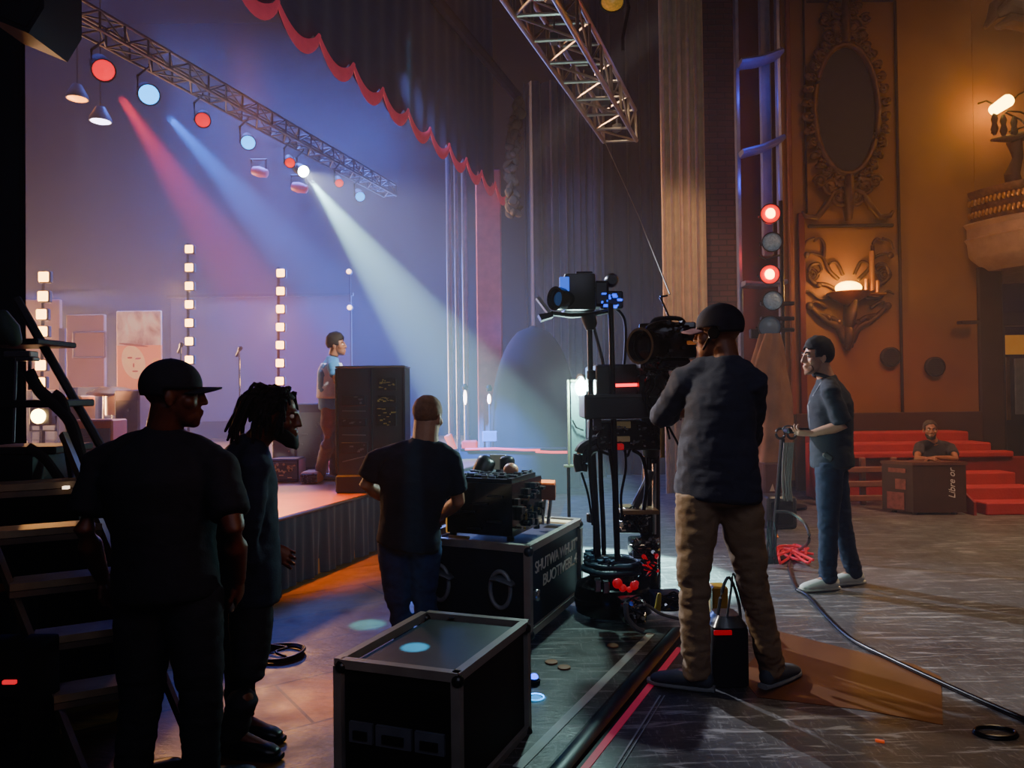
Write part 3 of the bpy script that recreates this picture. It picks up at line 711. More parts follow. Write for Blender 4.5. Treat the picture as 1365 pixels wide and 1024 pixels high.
mb.loft([V((cx, WY-.08, cz+1.0)), V((cx, WY-.09, cz+1.3)), V((cx, WY-.09, cz+1.62))], [(.10, .06), (.12, .07), (.05, .04)], n=12, cap=.6)
mb.loft([V((cx, WY-.08, cz-1.0)), V((cx, WY-.09, cz-1.3)), V((cx, WY-.08, cz-1.62))], [(.14, .06), (.16, .08), (.10, .04)], n=12, cap=.6)
mb.jitter(.012, 14)
mb.build('carved_frame', gilt, root, smooth=60)
# ---- carved wall sconce with scrollwork
root = thing('wall_sconce', 'ornate scrollwork wall sconce with a glowing amber lamp under the oval mirror', 'wall lamp', P(1131, 460, WY-.05))
mb = MB()
def curve(pts, r0, r1=None, n=7):
    w = [P(x, y, WY-.04) for x, y in pts]; r1 = r0*.5 if r1 is None else r1
    # smooth
    out = []
    for i in range(len(w)-1):
        p0, p1, p2, p3 = w[max(0, i-1)], w[i], w[i+1], w[min(len(w)-1, i+2)]
        for q in range(5):
            t = q/5; out.append(.5*((2*p1)+(p2-p0)*t+(2*p0-5*p1+4*p2-p3)*t*t+(3*p1-p0-3*p2+p3)*t**3))
    out.append(w[-1]); m = len(out)-1
    mb.loft(out, [r0+(r1-r0)*i/m for i in range(m+1)], n=n, cap=.6)
for sx in (-1, 1):
    X = lambda d: 1131+sx*d
    curve([(X(4), 455), (X(14), 436), (X(30), 428), (X(44), 416), (X(52), 408)], .06, .03)
    curve([(X(2), 462), (X(3), 445), (X(20), 425), (X(36), 420)], .05, .03)
    curve([(X(10), 392), (X(28), 380), (X(44), 378), (X(54), 368), (X(50), 354), (X(40), 352), (X(36), 360), (X(42), 366)], .035, .02)
    curve([(X(14), 372), (X(26), 360), (X(34), 344), (X(48), 338), (X(58), 342)], .03, .015)
    curve([(X(34), 344), (X(32), 328), (X(38), 318), (X(46), 322)], .03, .015)
    curve([(X(46), 318), (X(56), 322), (X(60), 332)], .025)
    curve([(X(20), 396), (X(40), 398), (X(52), 388), (X(60), 392)], .03, .015)
    curve([(X(30), 410), (X(44), 402), (X(50), 408), (X(44), 414)], .03, .015)
    curve([(X(8), 366), (X(16), 350), (X(26), 352), (X(24), 362)], .025, .015)
    for r in (9, 6, 3): curve([(X(48)+r*math.cos(k), 366+r*math.sin(k)) for k in [2*PI*j/8 for j in range(9)]], .014, .014, 5)
    for (dx, py, r) in ((52, 408, .06), (26, 424, .05), (12, 430, .05), (40, 380, .05), (56, 340, .05)): mb.sph(P(X(dx), py, WY-.05), (r, .04, r), 10)
mb.loft([P(1131, 436, WY-.06), P(1131, 450, WY-.07), P(1131, 466, WY-.06)], [(.10, .06), (.14, .07), (.04, .03)], n=12, cap=.5)
mb.loft([P(1131, 404, WY-.05), P(1131, 424, WY-.06), P(1131, 440, WY-.06)], [(.30, .05), (.24, .06), (.08, .05)], n=16, cap=.4)
mb.jitter(.008, 12)
mb.build('scrollwork', gilt, root, smooth=60)
mb = MB(); c = P(1131, 395, WY-.14); mb.lathe([(.02, -.14), (.10, -.10), (.24, -.02), (.30, .05), (.28, .06), (.2, .02)], c, n=28); mb.build('sconce_bowl', mat('sconce_brass', '#a06a28', rough=.35, metal=.8), root)
mb = MB(); mb.sph(P(1131, 384, WY-.16), (.19, .12, .10), 20); mb.build('lamp_glass', glow('amber_glow', '#ffc24a', 22), root)
mb = MB(); mb.cyl(P(1163, 388, WY-.14), P(1162, 335, WY-.10), .04, .035, 12); mb.cyl(P(1155, 390, WY-.16), P(1155, 372, WY-.16), .03, n=12); mb.cyl(P(1170, 390, WY-.16), P(1170, 374, WY-.16), .03, n=12); mb.box(P(1164, 392, WY-.12), (.36, .1, .03), bev=.01); mb.build('candle_tubes', mat('candle_brass', '#b07c38', rough=.4, metal=.6), root)
# ---- candelabra light on the bracket, upper right
root = thing('balcony_lamp', 'glowing amber glass lamp on a wire candelabra above the curved balcony', 'wall lamp', P(1348, 215, 10.3))
mb = MB(); c = P(1334, 140, 10.3); mb.loft([c+V((-.10, 0, -.07)), c+V((.10, 0, .06))], [(.08, .075), (.10, .09)], n=14, cap=.5); mb.build('lamp_glass', glow('amber_glow_b', '#ffd060', 26), root)
mb = MB()
for dx, dy in ((1326, 180), (1338, 182), (1352, 184)):
    mb.lathe([(.02, 0), (.05, .08), (.03, .16), (.045, .22), (.02, .30)], P(dx, dy, 10.3), n=12)
for (x0, y0, x1, y1) in ((1340, 144, 1375, 118), (1342, 148, 1380, 160), (1340, 150, 1380, 178), (1326, 140, 1304, 138), (1330, 150, 1322, 178), (1345, 176, 1385, 172), (1348, 190, 1385, 182)):
    mb.tube([P(x0, y0, 10.3), L3(P(x0, y0, 10.3), P(x1, y1, 10.3), .5)+V((0, 0, .05)), P(x1, y1, 10.3)], .012, n=6)
mb.build('wire_arms', mat('black_iron', '#1d130c', rough=.5, metal=.5), root)
mb = MB(); mb.loft([P(1322, 187, 10.3), P(1350, 184, 10.35), P(1390, 176, 10.5)], [(.03, .02), (.09, .06), (.14, .08)], n=10, cap=.4)
mb.loft([P(1352, 188, 10.4), P(1357, 210, 10.45), P(1349, 232, 10.5), P(1356, 262, 10.6), P(1375, 280, 10.8)], [.10, .07, .10, .13, .2], n=12, cap=.4)
mb.build('bracket', mat('bracket_plaster', '#3a2415', rough=.7), root)
# ---- curved balcony
root = thing('balcony', 'curved box balcony with gilded parapet jutting from the right wall', 'balcony', (8.1, 11, 3.2))
zc = lambda py: P(1295, py, 11).z
za, zb, zc_, zd = zc(348), zc(322), zc(300), zc(258)
bc = V((8.12, 11.15, 0))
def ringprof(prof, name, m, **k):
    mb = MB(); mb.lathe(prof, bc, n=96); return mb.build(name, m, root, **k)
ringprof([(.3, za-.16), (1.15, za-.16), (1.36, za), (1.40, za+.05), (1.42, zb-.06), (1.46, zb), (1.42, zb+.03), (1.42, zc_-.08), (1.47, zc_-.02), (1.44, zc_), (.3, zc_)], 'parapet_base', mat('balcony_plaster', '#b08f76', rough=.75, var=.12))
ringprof([(.3, zc_+.005), (1.36, zc_+.005), (1.34, zd-.1), (1.39, zd-.05), (1.40, zd), (.3, zd)], 'parapet', mat('balcony_gilt', '#6b4520', rough=.5, metal=.4, var=.4, scale=14, bump=.9, bscale=14))
for z in (zc_+.12, zc_+.30):
    mb = MB()
    for k in range(70):
        a = PI+.02+k*.0224*2
        if a > 1.75*PI: break
        p = bc+V((math.cos(a)*1.37, math.sin(a)*1.37, z)); mb.sph(p, (.03, .03, .05), 8)
    mb.build('gilded_beading', mat('bright_gilt', '#a9772f', rough=.4, metal=.7), root)
# ---- carved ornament at the ceiling corner
mb = MB()
for (pts, r) in (([(1313, 38), (1322, 24), (1325, 8), (1340, -6)], .06), ([(1330, 36), (1345, 28), (1362, 32), (1380, 20)], .10), ([(1328, 20), (1344, 10), (1360, 14), (1380, 4)], .11)):
    mb.loft([P(x, y, 10.6) for x, y in pts], [r*.5, r, r*1.1, r], n=9, cap=.6)
mb.jitter(.03, 8)
tag(mb.build('plaster_ornament', mat('ornament_plaster', '#4a3018', rough=.8)), 'carved plaster ornament at the top right corner above the amber lamp', 'ornament')
# ---- two round wall vents
for k, (px, py, lab) in enumerate(((1186, 476, 'round black wall vent overlapping the dark pilaster'), (1245, 489, 'round black wall vent on bare ochre wall above the leaning person'))):
    c = P(px, py, WY-.02); root = thing('wall_vent', lab, 'vent', c, 'round wall vents')
    MB().lathe([(.12, 0), (.145, .0), (.145, .05), (.125, .06), (.12, .03)], c+V((0, .0, 0)), (0, -1, 0), 28).build('vent_ring', mat('vent_iron', '#0e0907', rough=.6), root)
    mb = MB(); mb.cyl(c+V((0, -.012, 0)), c+V((0, -.02, 0)), .12, n=24)
    for j in range(-3, 4): mb.box(c+V((0, -.03, j*.033)), (2*math.sqrt(.0139-(j*.033)**2), .012, .014))
    mb.build('vent_grille', mat('vent_dark', '#080505', rough=.7), root)
# ---- lamp tower: blue lit posts with shelves
root = thing('lighting_tower', 'tall narrow metal tower with blue lit posts and shelves behind the red lamps', 'tower', (P(1012, 500, 10.3).x, 10.3, 0))
tm = mat('tower_metal', '#7d86b4', rough=.35, metal=.6)
xl, xr = P(985, 300, 10.3).x, P(1040, 300, 10.3).x
for x in (xl, xr): MB().box((x, 10.3, 4.4), (.055, .10, 8.8), bev=.01).build('post', tm, root)
for (py0, py1) in ((86, 72), (206, 186), (379, 377)):
    a, b = P(985, py0, 10.2), P(1040, py1, 10.2)
    mb = MB(); mb.loft([V((xl, 10.2, a.z)), L3(V((xl, 10.2, a.z)), V((xr, 10.2, b.z)), .5)+V((0, 0, -.03)), V((xr, 10.2, b.z))], [(.16, .035)]*3, n=8, power=.4)
    mb.build('shelf', tm, root)
MB().box(((xl+xr)/2+.16, 10.45, 5.6), (.16, .06, 4.5), bev=.02).build('back_panel', mat('tower_panel', '#6a6f92', rough=.5), root)
# stacked lamps on the boom stand
root = thing('lamp_boom', 'vertical boom stand carrying a column of stage lamps beside the ochre wall', 'lighting stand', (P(1038, 620, 9.4).x, 9.4, 0))
xs = P(1041, 300, 9.4).x; bm_ = mat('boom_black', '#17171b', rough=.45, metal=.5)
MB().cyl((xs, 9.4, .03), (xs, 9.4, P(1040, 268, 9.4).z), .025, n=12).build('pole', bm_, root)
MB().lathe([(.25, 0), (.25, .03), (.05, .06), (.03, .2)], (xs, 9.4, 0.003), n=24).build('base', bm_, root)
mb = MB()
for py in (405, 425, 440): MB().box(P(1036, py, 9.38), (.42, .07, .05), bev=.01).build('clamp_bar', bm_, root)
MB().box(P(1008, 445, 9.36), (.16, .08, .12), bev=.01).build('clamp_block', bm_, root); mb.tube([P(1040, 340, 9.3), P(1022, 346, 9.25), P(1012, 341, 9.3)], .012)
mb.build('clamp_hook', bm_, root)
for (px, py, kind, lab) in ((1027, 285, 1, 'glowing red lamp at the top of the boom stand'), (1029, 323, 0, 'unlit pale lens lamp between the two red lamps'), (1026, 366, 1, 'glowing red lamp, lower of the two on the boom stand'), (1030, 401, 0, 'unlit pale lens lamp just under the lower red lamp'), (1026, 436, 2, 'unlit bluish lamp at the bottom of the boom stand')):
    c = P(px, py, 9.22); d = V((-.25, -1, -.05)).normalized()
    r = thing('stage_lamp', lab, 'stage lamp', c, 'lamps on the boom stand')
    rr = .115 if kind < 2 else .13
    MB().lathe([(rr*.7, -.22), (rr*.95, -.12), (rr*1.08, 0), (rr*1.08, .03), (rr*.98, .03), (rr*.98, -.01)], c, d, 24).build('lamp_can', bm_, r)
    f = MB().lathe([(rr*.97, 0), (rr*.75, .022), (rr*.4, .034), (.001, .038)], c, d, 24)
    f.build('lens', [mat('lens_clear', '#9fb6c8', rough=.15, var=.3, scale=40, bump=.5, bscale=60, emit='#9fb6c8', es=.1), glow('red_lens', '#ff0c04', 3), mat('lens_blue', '#50687c', rough=.1, emit='#50687c', es=.15)][kind], r)
    if kind == 1: MB().sph(c+d*.035, (rr*.55, .02, rr*.55), 14).build('hot_center', glow('red_hot', '#ffb050', 30), r)
    MB().tube([c+V((-rr*1.2, 0, 0))-d*.08, c+V((-rr*1.1, 0, 0))-d*.25, c+V((rr*1.1, 0, 0))-d*.25, c+V((rr*1.2, 0, 0))-d*.08], .012, n=6).build('yoke', bm_, r)
# brown draped column below the lamps
mb = MB()
def drp(u, v):
    a = 2*PI*u; py = 445+170*v; c = P(1027-3*math.sin(v*5), py, 9.0)
    r = .10+.14*math.sin(min(1, v*1.6)*PI*.6)+.03*math.sin(a*5+v*6)+.03*noise.noise(V((math.cos(a)*2, math.sin(a)*2, v*5)))
    return c+V((math.cos(a)*r, math.sin(a)*r*.7, 0))
mb.grid(drp, 60, 36)
tag(mb.build('draped_cloth', mat('brown_cloth', '#7a543e', rough=.85, var=.25, scale=5), smooth=180), 'crumpled brown cloth hanging in folds below the column of lamps', 'cloth')
# ---- red tiers
red_c = mat('red_carpet', '#a81828', rough=.85, var=.12, scale=5, bump=.2, bscale=40)
root = thing('seating_riser', 'three red covered seating tiers running along the foot of the ochre wall', 'riser', (5.4, 10, 0))
for k, (y0, y1, pyt, pxr, dz) in enumerate(((9.78, 9.98, 604, 1352, 0), (9.98, 10.42, 592, 1322, 0), (10.42, 10.88, 577, 1292, 0))):
    zt = P(1143, pyt, y0).z; xl_ = P(1090, 600, y0).x; xr_ = P(pxr, 600, y0).x
    if k == 0:
        MB().box(((xl_+xr_)/2, (y0+y1)/2, zt-.04), (xr_-xl_, y1-y0-.004, .08), bev=.015).build('tier', red_c, root)
        MB().box((P(1255, 600, y0).x+.55, (y0+y1)/2+.02, (zt-.08)/2), (1.75, y1-y0-.05, zt-.085)).build('tier_front', mat('red_panel', '#7c1420', rough=.85), root)
    else: MB().box(((xl_+xr_)/2, (y0+y1)/2, zt/2), (xr_-xl_, y1-y0-.004, zt), bev=.015).build('tier', red_c, root)
wood_l = mat('rail_wood', '#7a4a3c', rough=.7, var=.2)
for py in (626, 645, 664):
    p = P(1170, py, 9.5); x0_, x1_ = P(1090, 600, 9.5).x, P(1200, 600, 9.5).x
    MB().box(((x0_+x1_)/2, 9.5, p.z), (x1_-x0_, .05, .075), bev=.01).build('slat_rail', wood_l, root)
for px in (1098, 1150, 1192): MB().box((P(px, 600, 9.58).x, 9.6, .3), (.07, .06, .6), bev=.01).build('rail_post', wood_l, root)
root = thing('red_steps', 'short flight of red covered steps at the right end of the seating tiers', 'steps', (6.2, 8.9, 0))
zt = P(1320, 637, 8.75).z
x0_, x1_ = P(1303, 650, 8.75).x, P(1400, 650, 8.75).x
for k in range(3):
    MB().box(((x0_+x1_)/2+.05*k-.05, 9.42-.30*k, zt*(3-k)/6), (x1_-x0_, .30, zt*(3-k)/3), bev=.012).build('step', red_c, root)
MB().prism([(x0_-.1, 8.66, .0), (x0_-.1, 9.56, 0), (x0_-.1, 9.56, zt+.02), (x0_-.1, 9.28, zt+.02), (x0_-.1, 8.66, zt*.36)], (.03, 0, 0)).build('side_panel', mat('red_panel', '#7c1420'), root)
# ---- far road case
fc = V((P(1217, 650, 8.75).x, 8.75, 0))
root = thing('road_case', 'tall brown road case the person in black leans on beside the red tiers', 'case', fc)
e1 = V((1, -.06, 0)).normalized(); e2 = V((-.42, .55, 0)).normalized()
zt = P(1217, 617, 8.75).z; W1 = .60; W2 = .36
def qbox(mb, o, a, b, h, z0=0): mb.prism([o+V((0, 0, z0)), o+a+V((0, 0, z0)), o+a+b+V((0, 0, z0)), o+b+V((0, 0, z0))], (0, 0, h)); return mb
qbox(MB(), fc, e1*W1, e2*W2, zt-.035, .03).build('case_body', mat('case_brown', '#3b2018', rough=.6, var=.15), root)
qbox(MB(), fc-e1*.01-e2*.01, e1*(W1+.02), e2*(W2+.02), .035, zt-.03).build('case_lid', mat('case_lid', '#5a3226', rough=.6), root)
nrm2 = V((-e2.y, e2.x, 0)) if V((-e2.y, e2.x, 0)).x < 0 else V((e2.y, -e2.x, 0))
mb = MB()
for (t, z, a, b) in ((.18, zt-.10, .2, .05), (.14, zt-.26, .12, .12), (.2, .15, .2, .2)):
    c = fc+e2*t+nrm2*.004+V((0, 0, z)); mb.prism([c-e2*a/2-V((0, 0, b/2)), c+e2*a/2-V((0, 0, b/2)), c+e2*a/2+V((0, 0, b/2)), c-e2*a/2+V((0, 0, b/2))], nrm2*.006)
mb.build('sticker', mat('sticker_red', '#8a4438', rough=.6, var=.4, scale=18), root)
n1 = V((-.06, -1, 0)).normalized()
t_ = text_mesh('Libre or', .105, basis(V((0, 0, 1)), -e1, n1, fc+e1*.44+n1*.004+V((0, 0, zt*.60))), shear=.3)
t_.build('lettering', mat('chalk_white', '#d8d0c4', rough=.7), root, smooth=0)
mb = MB()
for q in (.08, .52):
    for w_ in (.06, .3): mb.cyl(fc+e1*q+e2*w_+V((0, 0, .002)), fc+e1*q+e2*w_+V((0, 0, .032)), .03, n=12)
mb.build('caster', mat('caster_black', '#0e0e10', rough=.6), root)
# ---- doorway at the far right: warm sign and pale panel
root = thing('foyer_doorway', 'dark timber doorway with an amber lit transom at the right margin', 'doorway', (8.1, 12.7, 0))
y = 12.6
def pb(mb, px0, py0, px1, py1, y, d=.1):
    a, c = P(px0, py0, y), P(px1, py1, y); return mb.box(((a.x+c.x)/2, y, (a.z+c.z)/2), (abs(c.x-a.x), d, abs(a.z-c.z)), bev=.01)
a = P(1322, 500, y); mb = MB(); mb.box((a.x, y, 1.35), (.30, .3, 2.7), bev=.02); mb.build('door_post', darkwood, root)
pb(MB(), 1308, 418, 1420, 434, 12.5, .3).build('lintel', darkwood, root)
pb(MB(), 1338, 447, 1400, 472, 12.8, .05).build('transom', mat('transom_amber', '#d89020', rough=.5, emit='#e08a18', es=.55), root)
pb(MB(), 1352, 478, 1400, 552, 12.95, .04).build('door_panel', mat('pale_panel', '#8a7a66', rough=.6, emit='#8a7a66', es=.08), root)
pb(MB(), 1339, 476, 1347, 560, 12.8, .06).build('door_jamb', mat('jamb_brass', '#8a5a20', rough=.4, metal=.5), root)
pb(MB(), 1278, 428, 1303, 432, 10.85, .12).build('wall_bar', darkwood, root)
# ================================================================ STAGE AND RIGGING
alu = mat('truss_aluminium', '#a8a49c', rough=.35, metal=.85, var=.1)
blk = mat('black_metal', '#141417', rough=.45, metal=.4)
blkp = mat('black_plastic', '#0f0f12', rough=.35, var=.2)
chrome = mat('bright_steel', '#c4c8cc', rough=.18, metal=1)
greyp = mat('grey_plastic', '#4c5056', rough=.5)
def truss(root, a, b, wv, hv, nb, r=.025, m=alu, rung=.016, only=None):
    """box truss: chords a->b, a+wv, a+hv, a+wv+hv; each chord and face a part"""
    a, b, wv, hv = V(a), V(b), V(wv), V(hv)
    for k, o in enumerate((V((0, 0, 0)), wv, hv, wv+hv)):
        MB().cyl(a+o, b+o, r, n=10).build('chord', m, root)
    for i in range(nb+1):
        p = a+(b-a)*i/nb; mb = MB()
        for (u, v) in ((V((0, 0, 0)), wv), (V((0, 0, 0)), hv), (wv, wv+hv), (hv, wv+hv)): mb.cyl(p+u, p+v, rung, n=7)
        mb.build('rung_frame', m, root)
    mb = MB()
    for i in range(nb):
        p, q = a+(b-a)*i/nb, a+(b-a)*(i+1)/nb
        for k, (u, v) in enumerate(((V((0, 0, 0)), wv), (V((0, 0, 0)), hv), (wv, wv+hv), (hv, wv+hv))):
            if (i+k) % 2: u, v = v, u
            mb.cyl(p+u, q+v, rung*.8, n=6)
    mb.build('diagonals', m, root)
# ---- foreground truss
e = P(805, 189, 9.3); s0 = P(685, 0, 6.15); dirv = (e-s0).normalized()
e = e; a0 = e-dirv*6.2; a0.z = e.z; 
wv = V((.40, -.03, 0)); hv = V((-.0, .06, .40))
root = thing('lighting_truss', 'aluminium box truss hanging in the upper middle of the hall, open end facing down', 'truss', e)
truss(root, V((a0.x, a0.y, e.z)), e, wv, hv, 13)
rg = random.Random(5)
for k in range(6):
    mb = MB(); p = e-dirv*(.3+k*.75)+V((.1+.2*rg.random(), 0, .06)); mb.box(p, (.10, .08, .09), rz=rg.random()*3, bev=.01); mb.cyl(p, p+V((0, 0, .3)), .012, n=6); mb.build('clamp', greyp, root)
tag(MB().tube([e+V((.02, 0, -.02)), P(850, 285, 7.4), P(893, 392, 5.6)], .006, n=6).build('guy_cable', mat('cable_steel', '#77736c', rough=.4, metal=.6)), 'thin taut cable running down from the end of the foreground truss', 'cable')
root = thing('par_lamp', 'black stage lamp with amber lens hanging right of the foreground truss at the top edge', 'stage lamp', P(818, 5, 7.0))
c = P(816, 4, 6.8); d = V((-.1, -.35, -.9)).normalized()
MB().lathe([(.06, -.25), (.10, -.2), (.12, 0), (.105, 0), (.10, -.03)], c, d, 20).build('lamp_can', blk, root)
MB().lathe([(.10, -.01), (.05, .01), (.001, .014)], c, d, 20).build('lens', mat('amber_lens', '#b8862a', rough=.2, emit='#b8862a', es=.5, var=.4, scale=40), root)
mb = MB(); mb.tube([c+V((.13, 0, .1)), c+V((.15, 0, -.05)), c+V((.10, .05, -.3)), c+V((.10, .05, -.42))], .018, n=8); mb.build('yoke', blk, root)
# ---- stage truss
a0, e = P(70, 10, 6.6), P(512, 250, 12.7)
zz = 4.84
a0.z = zz; e.z = zz
root = thing('lighting_truss', 'long dim lighting truss running back over the stage at the upper left', 'truss', a0)
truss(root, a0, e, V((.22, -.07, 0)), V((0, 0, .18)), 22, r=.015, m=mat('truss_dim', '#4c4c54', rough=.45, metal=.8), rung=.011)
# lamps on the truss (each one its own thing)
def truss_lamp(px, py, col, es, lab, r=.10, aim=None, z=4.5, dim=False):
    q = F(px, py, z); root = thing('par_lamp', lab, 'stage lamp', q, 'lamps hung from the stage truss')
    d = (V(aim)-q).normalized() if aim is not None else V((.3, -.8, -.5)).normalized()
    q2 = q-d*.06
    MB().lathe([(r*.5, -.30), (r*.85, -.24), (r*1.05, -.06), (r*1.1, .0), (r*1.0, .0), (r*.95, -.03)], q2, d, 18).build('lamp_can', blk, root)
    MB().lathe([(r*.96, -.012), (r*.6, .012), (.001, .02)], q2, d, 18).build('lens', glow('lens_'+col[1:]+str(es), col, es), root)
    MB().tube([q2+V((-r*1.15, 0, 0)), q2+V((-r*1.15, 0, .2)), q2+V((0, 0, .28)), V((q2.x, q2.y, zz))], .012, n=6).build('yoke', blk, root)
    return q
truss_lamp(140, 97, '#ff0828', 2.4, 'glowing red stage lamp, nearest and largest on the stage truss', .10, P(330, 420, 8.5)*.5+CAM*.5)
truss_lamp(200, 128, '#10a0ff', 7, 'bright cyan blue stage lamp, second along the stage truss', .10, P(425, 400, 9.2)*.4+CAM*.6)
truss_lamp(270, 162, '#ff0828', 2, 'red stage lamp between the two blue ones on the stage truss', .08)
truss_lamp(331, 192, '#10a0ff', 6, 'small cyan stage lamp midway along the stage truss', .085)
truss_lamp(387, 219, '#ff1008', 2.4, 'tiny red stage lamp just left of the white beam', .065)
truss_lamp(407, 230, '#e8ffff', 60, 'white stage lamp throwing the strong pale beam', .08, (1.2, 5.0, 1.4))
truss_lamp(453, 246, '#ff1008', 2.4, 'tiny red stage lamp just right of the white beam source', .06)
truss_lamp(481, 264, '#1098ff', 5, 'small blue stage lamp, farthest one on the stage truss', .075)
# two shallow downlights
for px, py, col, es, lab in ((103, 132, '#ff9a30', 7, 'shallow amber downlight over the stage, leftmost'), (134, 162, '#d8d8ff', 12, 'shallow white downlight hanging lower than the amber one')):
    c = P(px, py, 10.4); root = thing('downlight', lab, 'stage lamp', c, 'shallow downlights')
    MB().lathe([(.001, .22), (.06, .2), (.14, .05), (.145, 0), (.13, 0)], c, n=22).build('shade', greyp, root)
    MB().lathe([(.13, 0), (.08, -.02), (.001, -.03)], c, n=22).build('lens', glow('down_'+col[1:], col, es), root)
    MB().cyl(c+V((0, 0, .2)), c+V((0, 0, 4.0)), .01, n=6).build('drop_wire', blk, root)
# dim pink lamp clusters
for px, py, lab in ((345, 229, 'dim pink lamp head behind the white beam source, left of the pair'), (398, 250, 'dim pink lamp head below the white beam source')):
    c = P(px, py, 12.2); root = thing('moving_head', lab, 'stage lamp', c, 'dim pink lamp heads')
    mb = MB(); mb.loft([c+V((-.09, 0, .02)), c, c+V((.12, 0, -.03))], [(.06, .07), (.10, .09), (.07, .07)], n=12, cap=.5); mb.build('lamp_head', mat('pink_head', '#8a3040', rough=.5, emit='#c04050', es=.5), root)
    MB().tube([c+V((-.12, 0, 0)), c+V((-.12, 0, .2)), c+V((.12, 0, .2)), c+V((.12, 0, 0))], .02, n=6).build('yoke', blk, root)
# ---- vertical strings of warm square lamps
def led_column(lab, lst, Yd, s=.055):
    b = F(lst[-1][0], lst[-1][1], 0); top = P(*lst[0][:2], Yd); bot = P(*lst[-1][:2], Yd)
    root = thing('led_column', lab, 'lamp column', (bot.x, Yd, ZS), 'columns of warm square lamps')
    MB().cyl((bot.x-.06, Yd+.10, ZS), (top.x-.06, Yd+.10, top.z+.1), .02, n=8).build('pole', blk, root)
    MB().box((bot.x-.06, Yd+.1, ZS+.02), (.4, .4, .04), bev=.01).build('base', blk, root)
    for i, (px, py) in enumerate(lst):
        c = P(px, py, Yd); 
        h = MB().box(c+V((0, .05, 0)), (s*2.4, .07, s*2.4), bev=.012).build('lamp_housing', blk, root)
        MB().box(c, (s*2, .03, s*2), bev=.02, seg=3).build('lamp_face', glow('warm_led', '#ffc060', 16), h)
led_column('tall column of seven square warm lamps rising behind the capped person', [(252, 332+24.6*i) for i in range(7)], 10.6)
led_column('column of square warm lamps above the person with dreadlocks', [(374-.2*i, 364+24*i) for i in range(7)], 10.6)
led_column('column of warm lamps at the left margin beside the ladder', [(58, 369), (57, 395), (55, 419), (56, 442), (54, 487), (53, 510)], 9.8, .065)
root = thing('flood_lamp', 'large bright warm flood lamp low at the left behind the ladder', 'stage lamp', P(50, 560, 8.6))
c = P(51, 555, 8.6); MB().box(c+V((0, .09, 0)), (.26, .14, .22), bev=.02).build('housing', blk, root)
MB().sph(c, (.085, .04, .085), 16).build('lens', glow('warm_flood', '#ffd27a', 40), root)
MB().tube([c+V((-.15, .09, 0)), c+V((-.15, .09, -.17)), c+V((.15, .09, -.17)), c+V((.15, .09, 0))], .014).build('yoke', blk, root)
MB().cyl(c+V((0, .09, -.17)), (c.x, c.y+.09, ZS), .02).build('stand', blk, root)
for px, py, lab in ((465, 362, 'small warm lamp glowing above the performer, upper of two'), (466, 410, 'small warm lamp glowing above the performer, lower of two')):
    c = P(px, py, 12.5); root = thing('small_lamp', lab, 'stage lamp', c, 'small lamps above the performer')
    MB().lathe([(.045, 0), (.05, .06), (.03, .1)], c, (0, 1, 0), 14).build('housing', blk, root)
    MB().sph(c, (.042, .02, .042), 12).build('lens', glow('small_warm', '#ffc8a0', 8), root)
    MB().cyl(c+V((0, .08, 0)), (c.x, c.y+.08, ZS if py > 400 else P(466, 402, 12.5).z), .012, n=6).build('pole', blk, root)
# ---- scenery flats
def flat(name, lab, cat, px0, py0, px1, py1, Yd, m, d=.08):
    a, c = P(px0, py0, Yd), P(px1, py1, Yd)
    root = thing(name, lab, cat, ((a.x+c.x)/2, Yd, ZS))
    w_, h_ = abs(c.x-a.x), a.z-c.z
    MB().box(((a.x+c.x)/2, Yd, (a.z+c.z)/2), (w_, d, h_), bev=.01).build('board', m, root)
    if c.z > ZS+.03:
        for x_ in (a.x+.1, c.x-.1): MB().box((x_, Yd+.03, (c.z+ZS)/2+.002), (.05, .05, c.z-ZS-.002)).build('leg', blk, root)
    return root, a, c
tan = mat('tan_flat', '#b09068', rough=.9, var=.12, scale=1.5)
root, a, c = flat('scenery_flat', 'tan scenery flat with a framed square panel at the back of the stage', 'scenery', 90, 420, 141, 516, 12.2, tan)
pa, pc = P(96, 443, 12.1), P(139, 476, 12.1); mb = MB()
for (x0, z0, x1, z1) in ((pa.x, pa.z, pc.x, pa.z), (pa.x, pc.z, pc.x, pc.z), (pc.x, pa.z, pc.x, pc.z), (pa.x, pa.z, pa.x, pc.z)): mb.cyl((x0, 12.14, z0), (x1, 12.14, z1), .018, n=6)
mb.build('panel_frame', mat('dark_tan', '#7a6448', rough=.8), root)
root, a, c = flat('scenery_flat', 'narrow tan scenery flat at the far left behind the lamp column', 'scenery', 30, 400, 82, 520, 12.6, tan)
MB().box((c.x+.10, 12.5, 1.6), (.1, .1, 2.1)).build('side_post', mat('dark_tan2', '#4c4a5c', rough=.8), root)
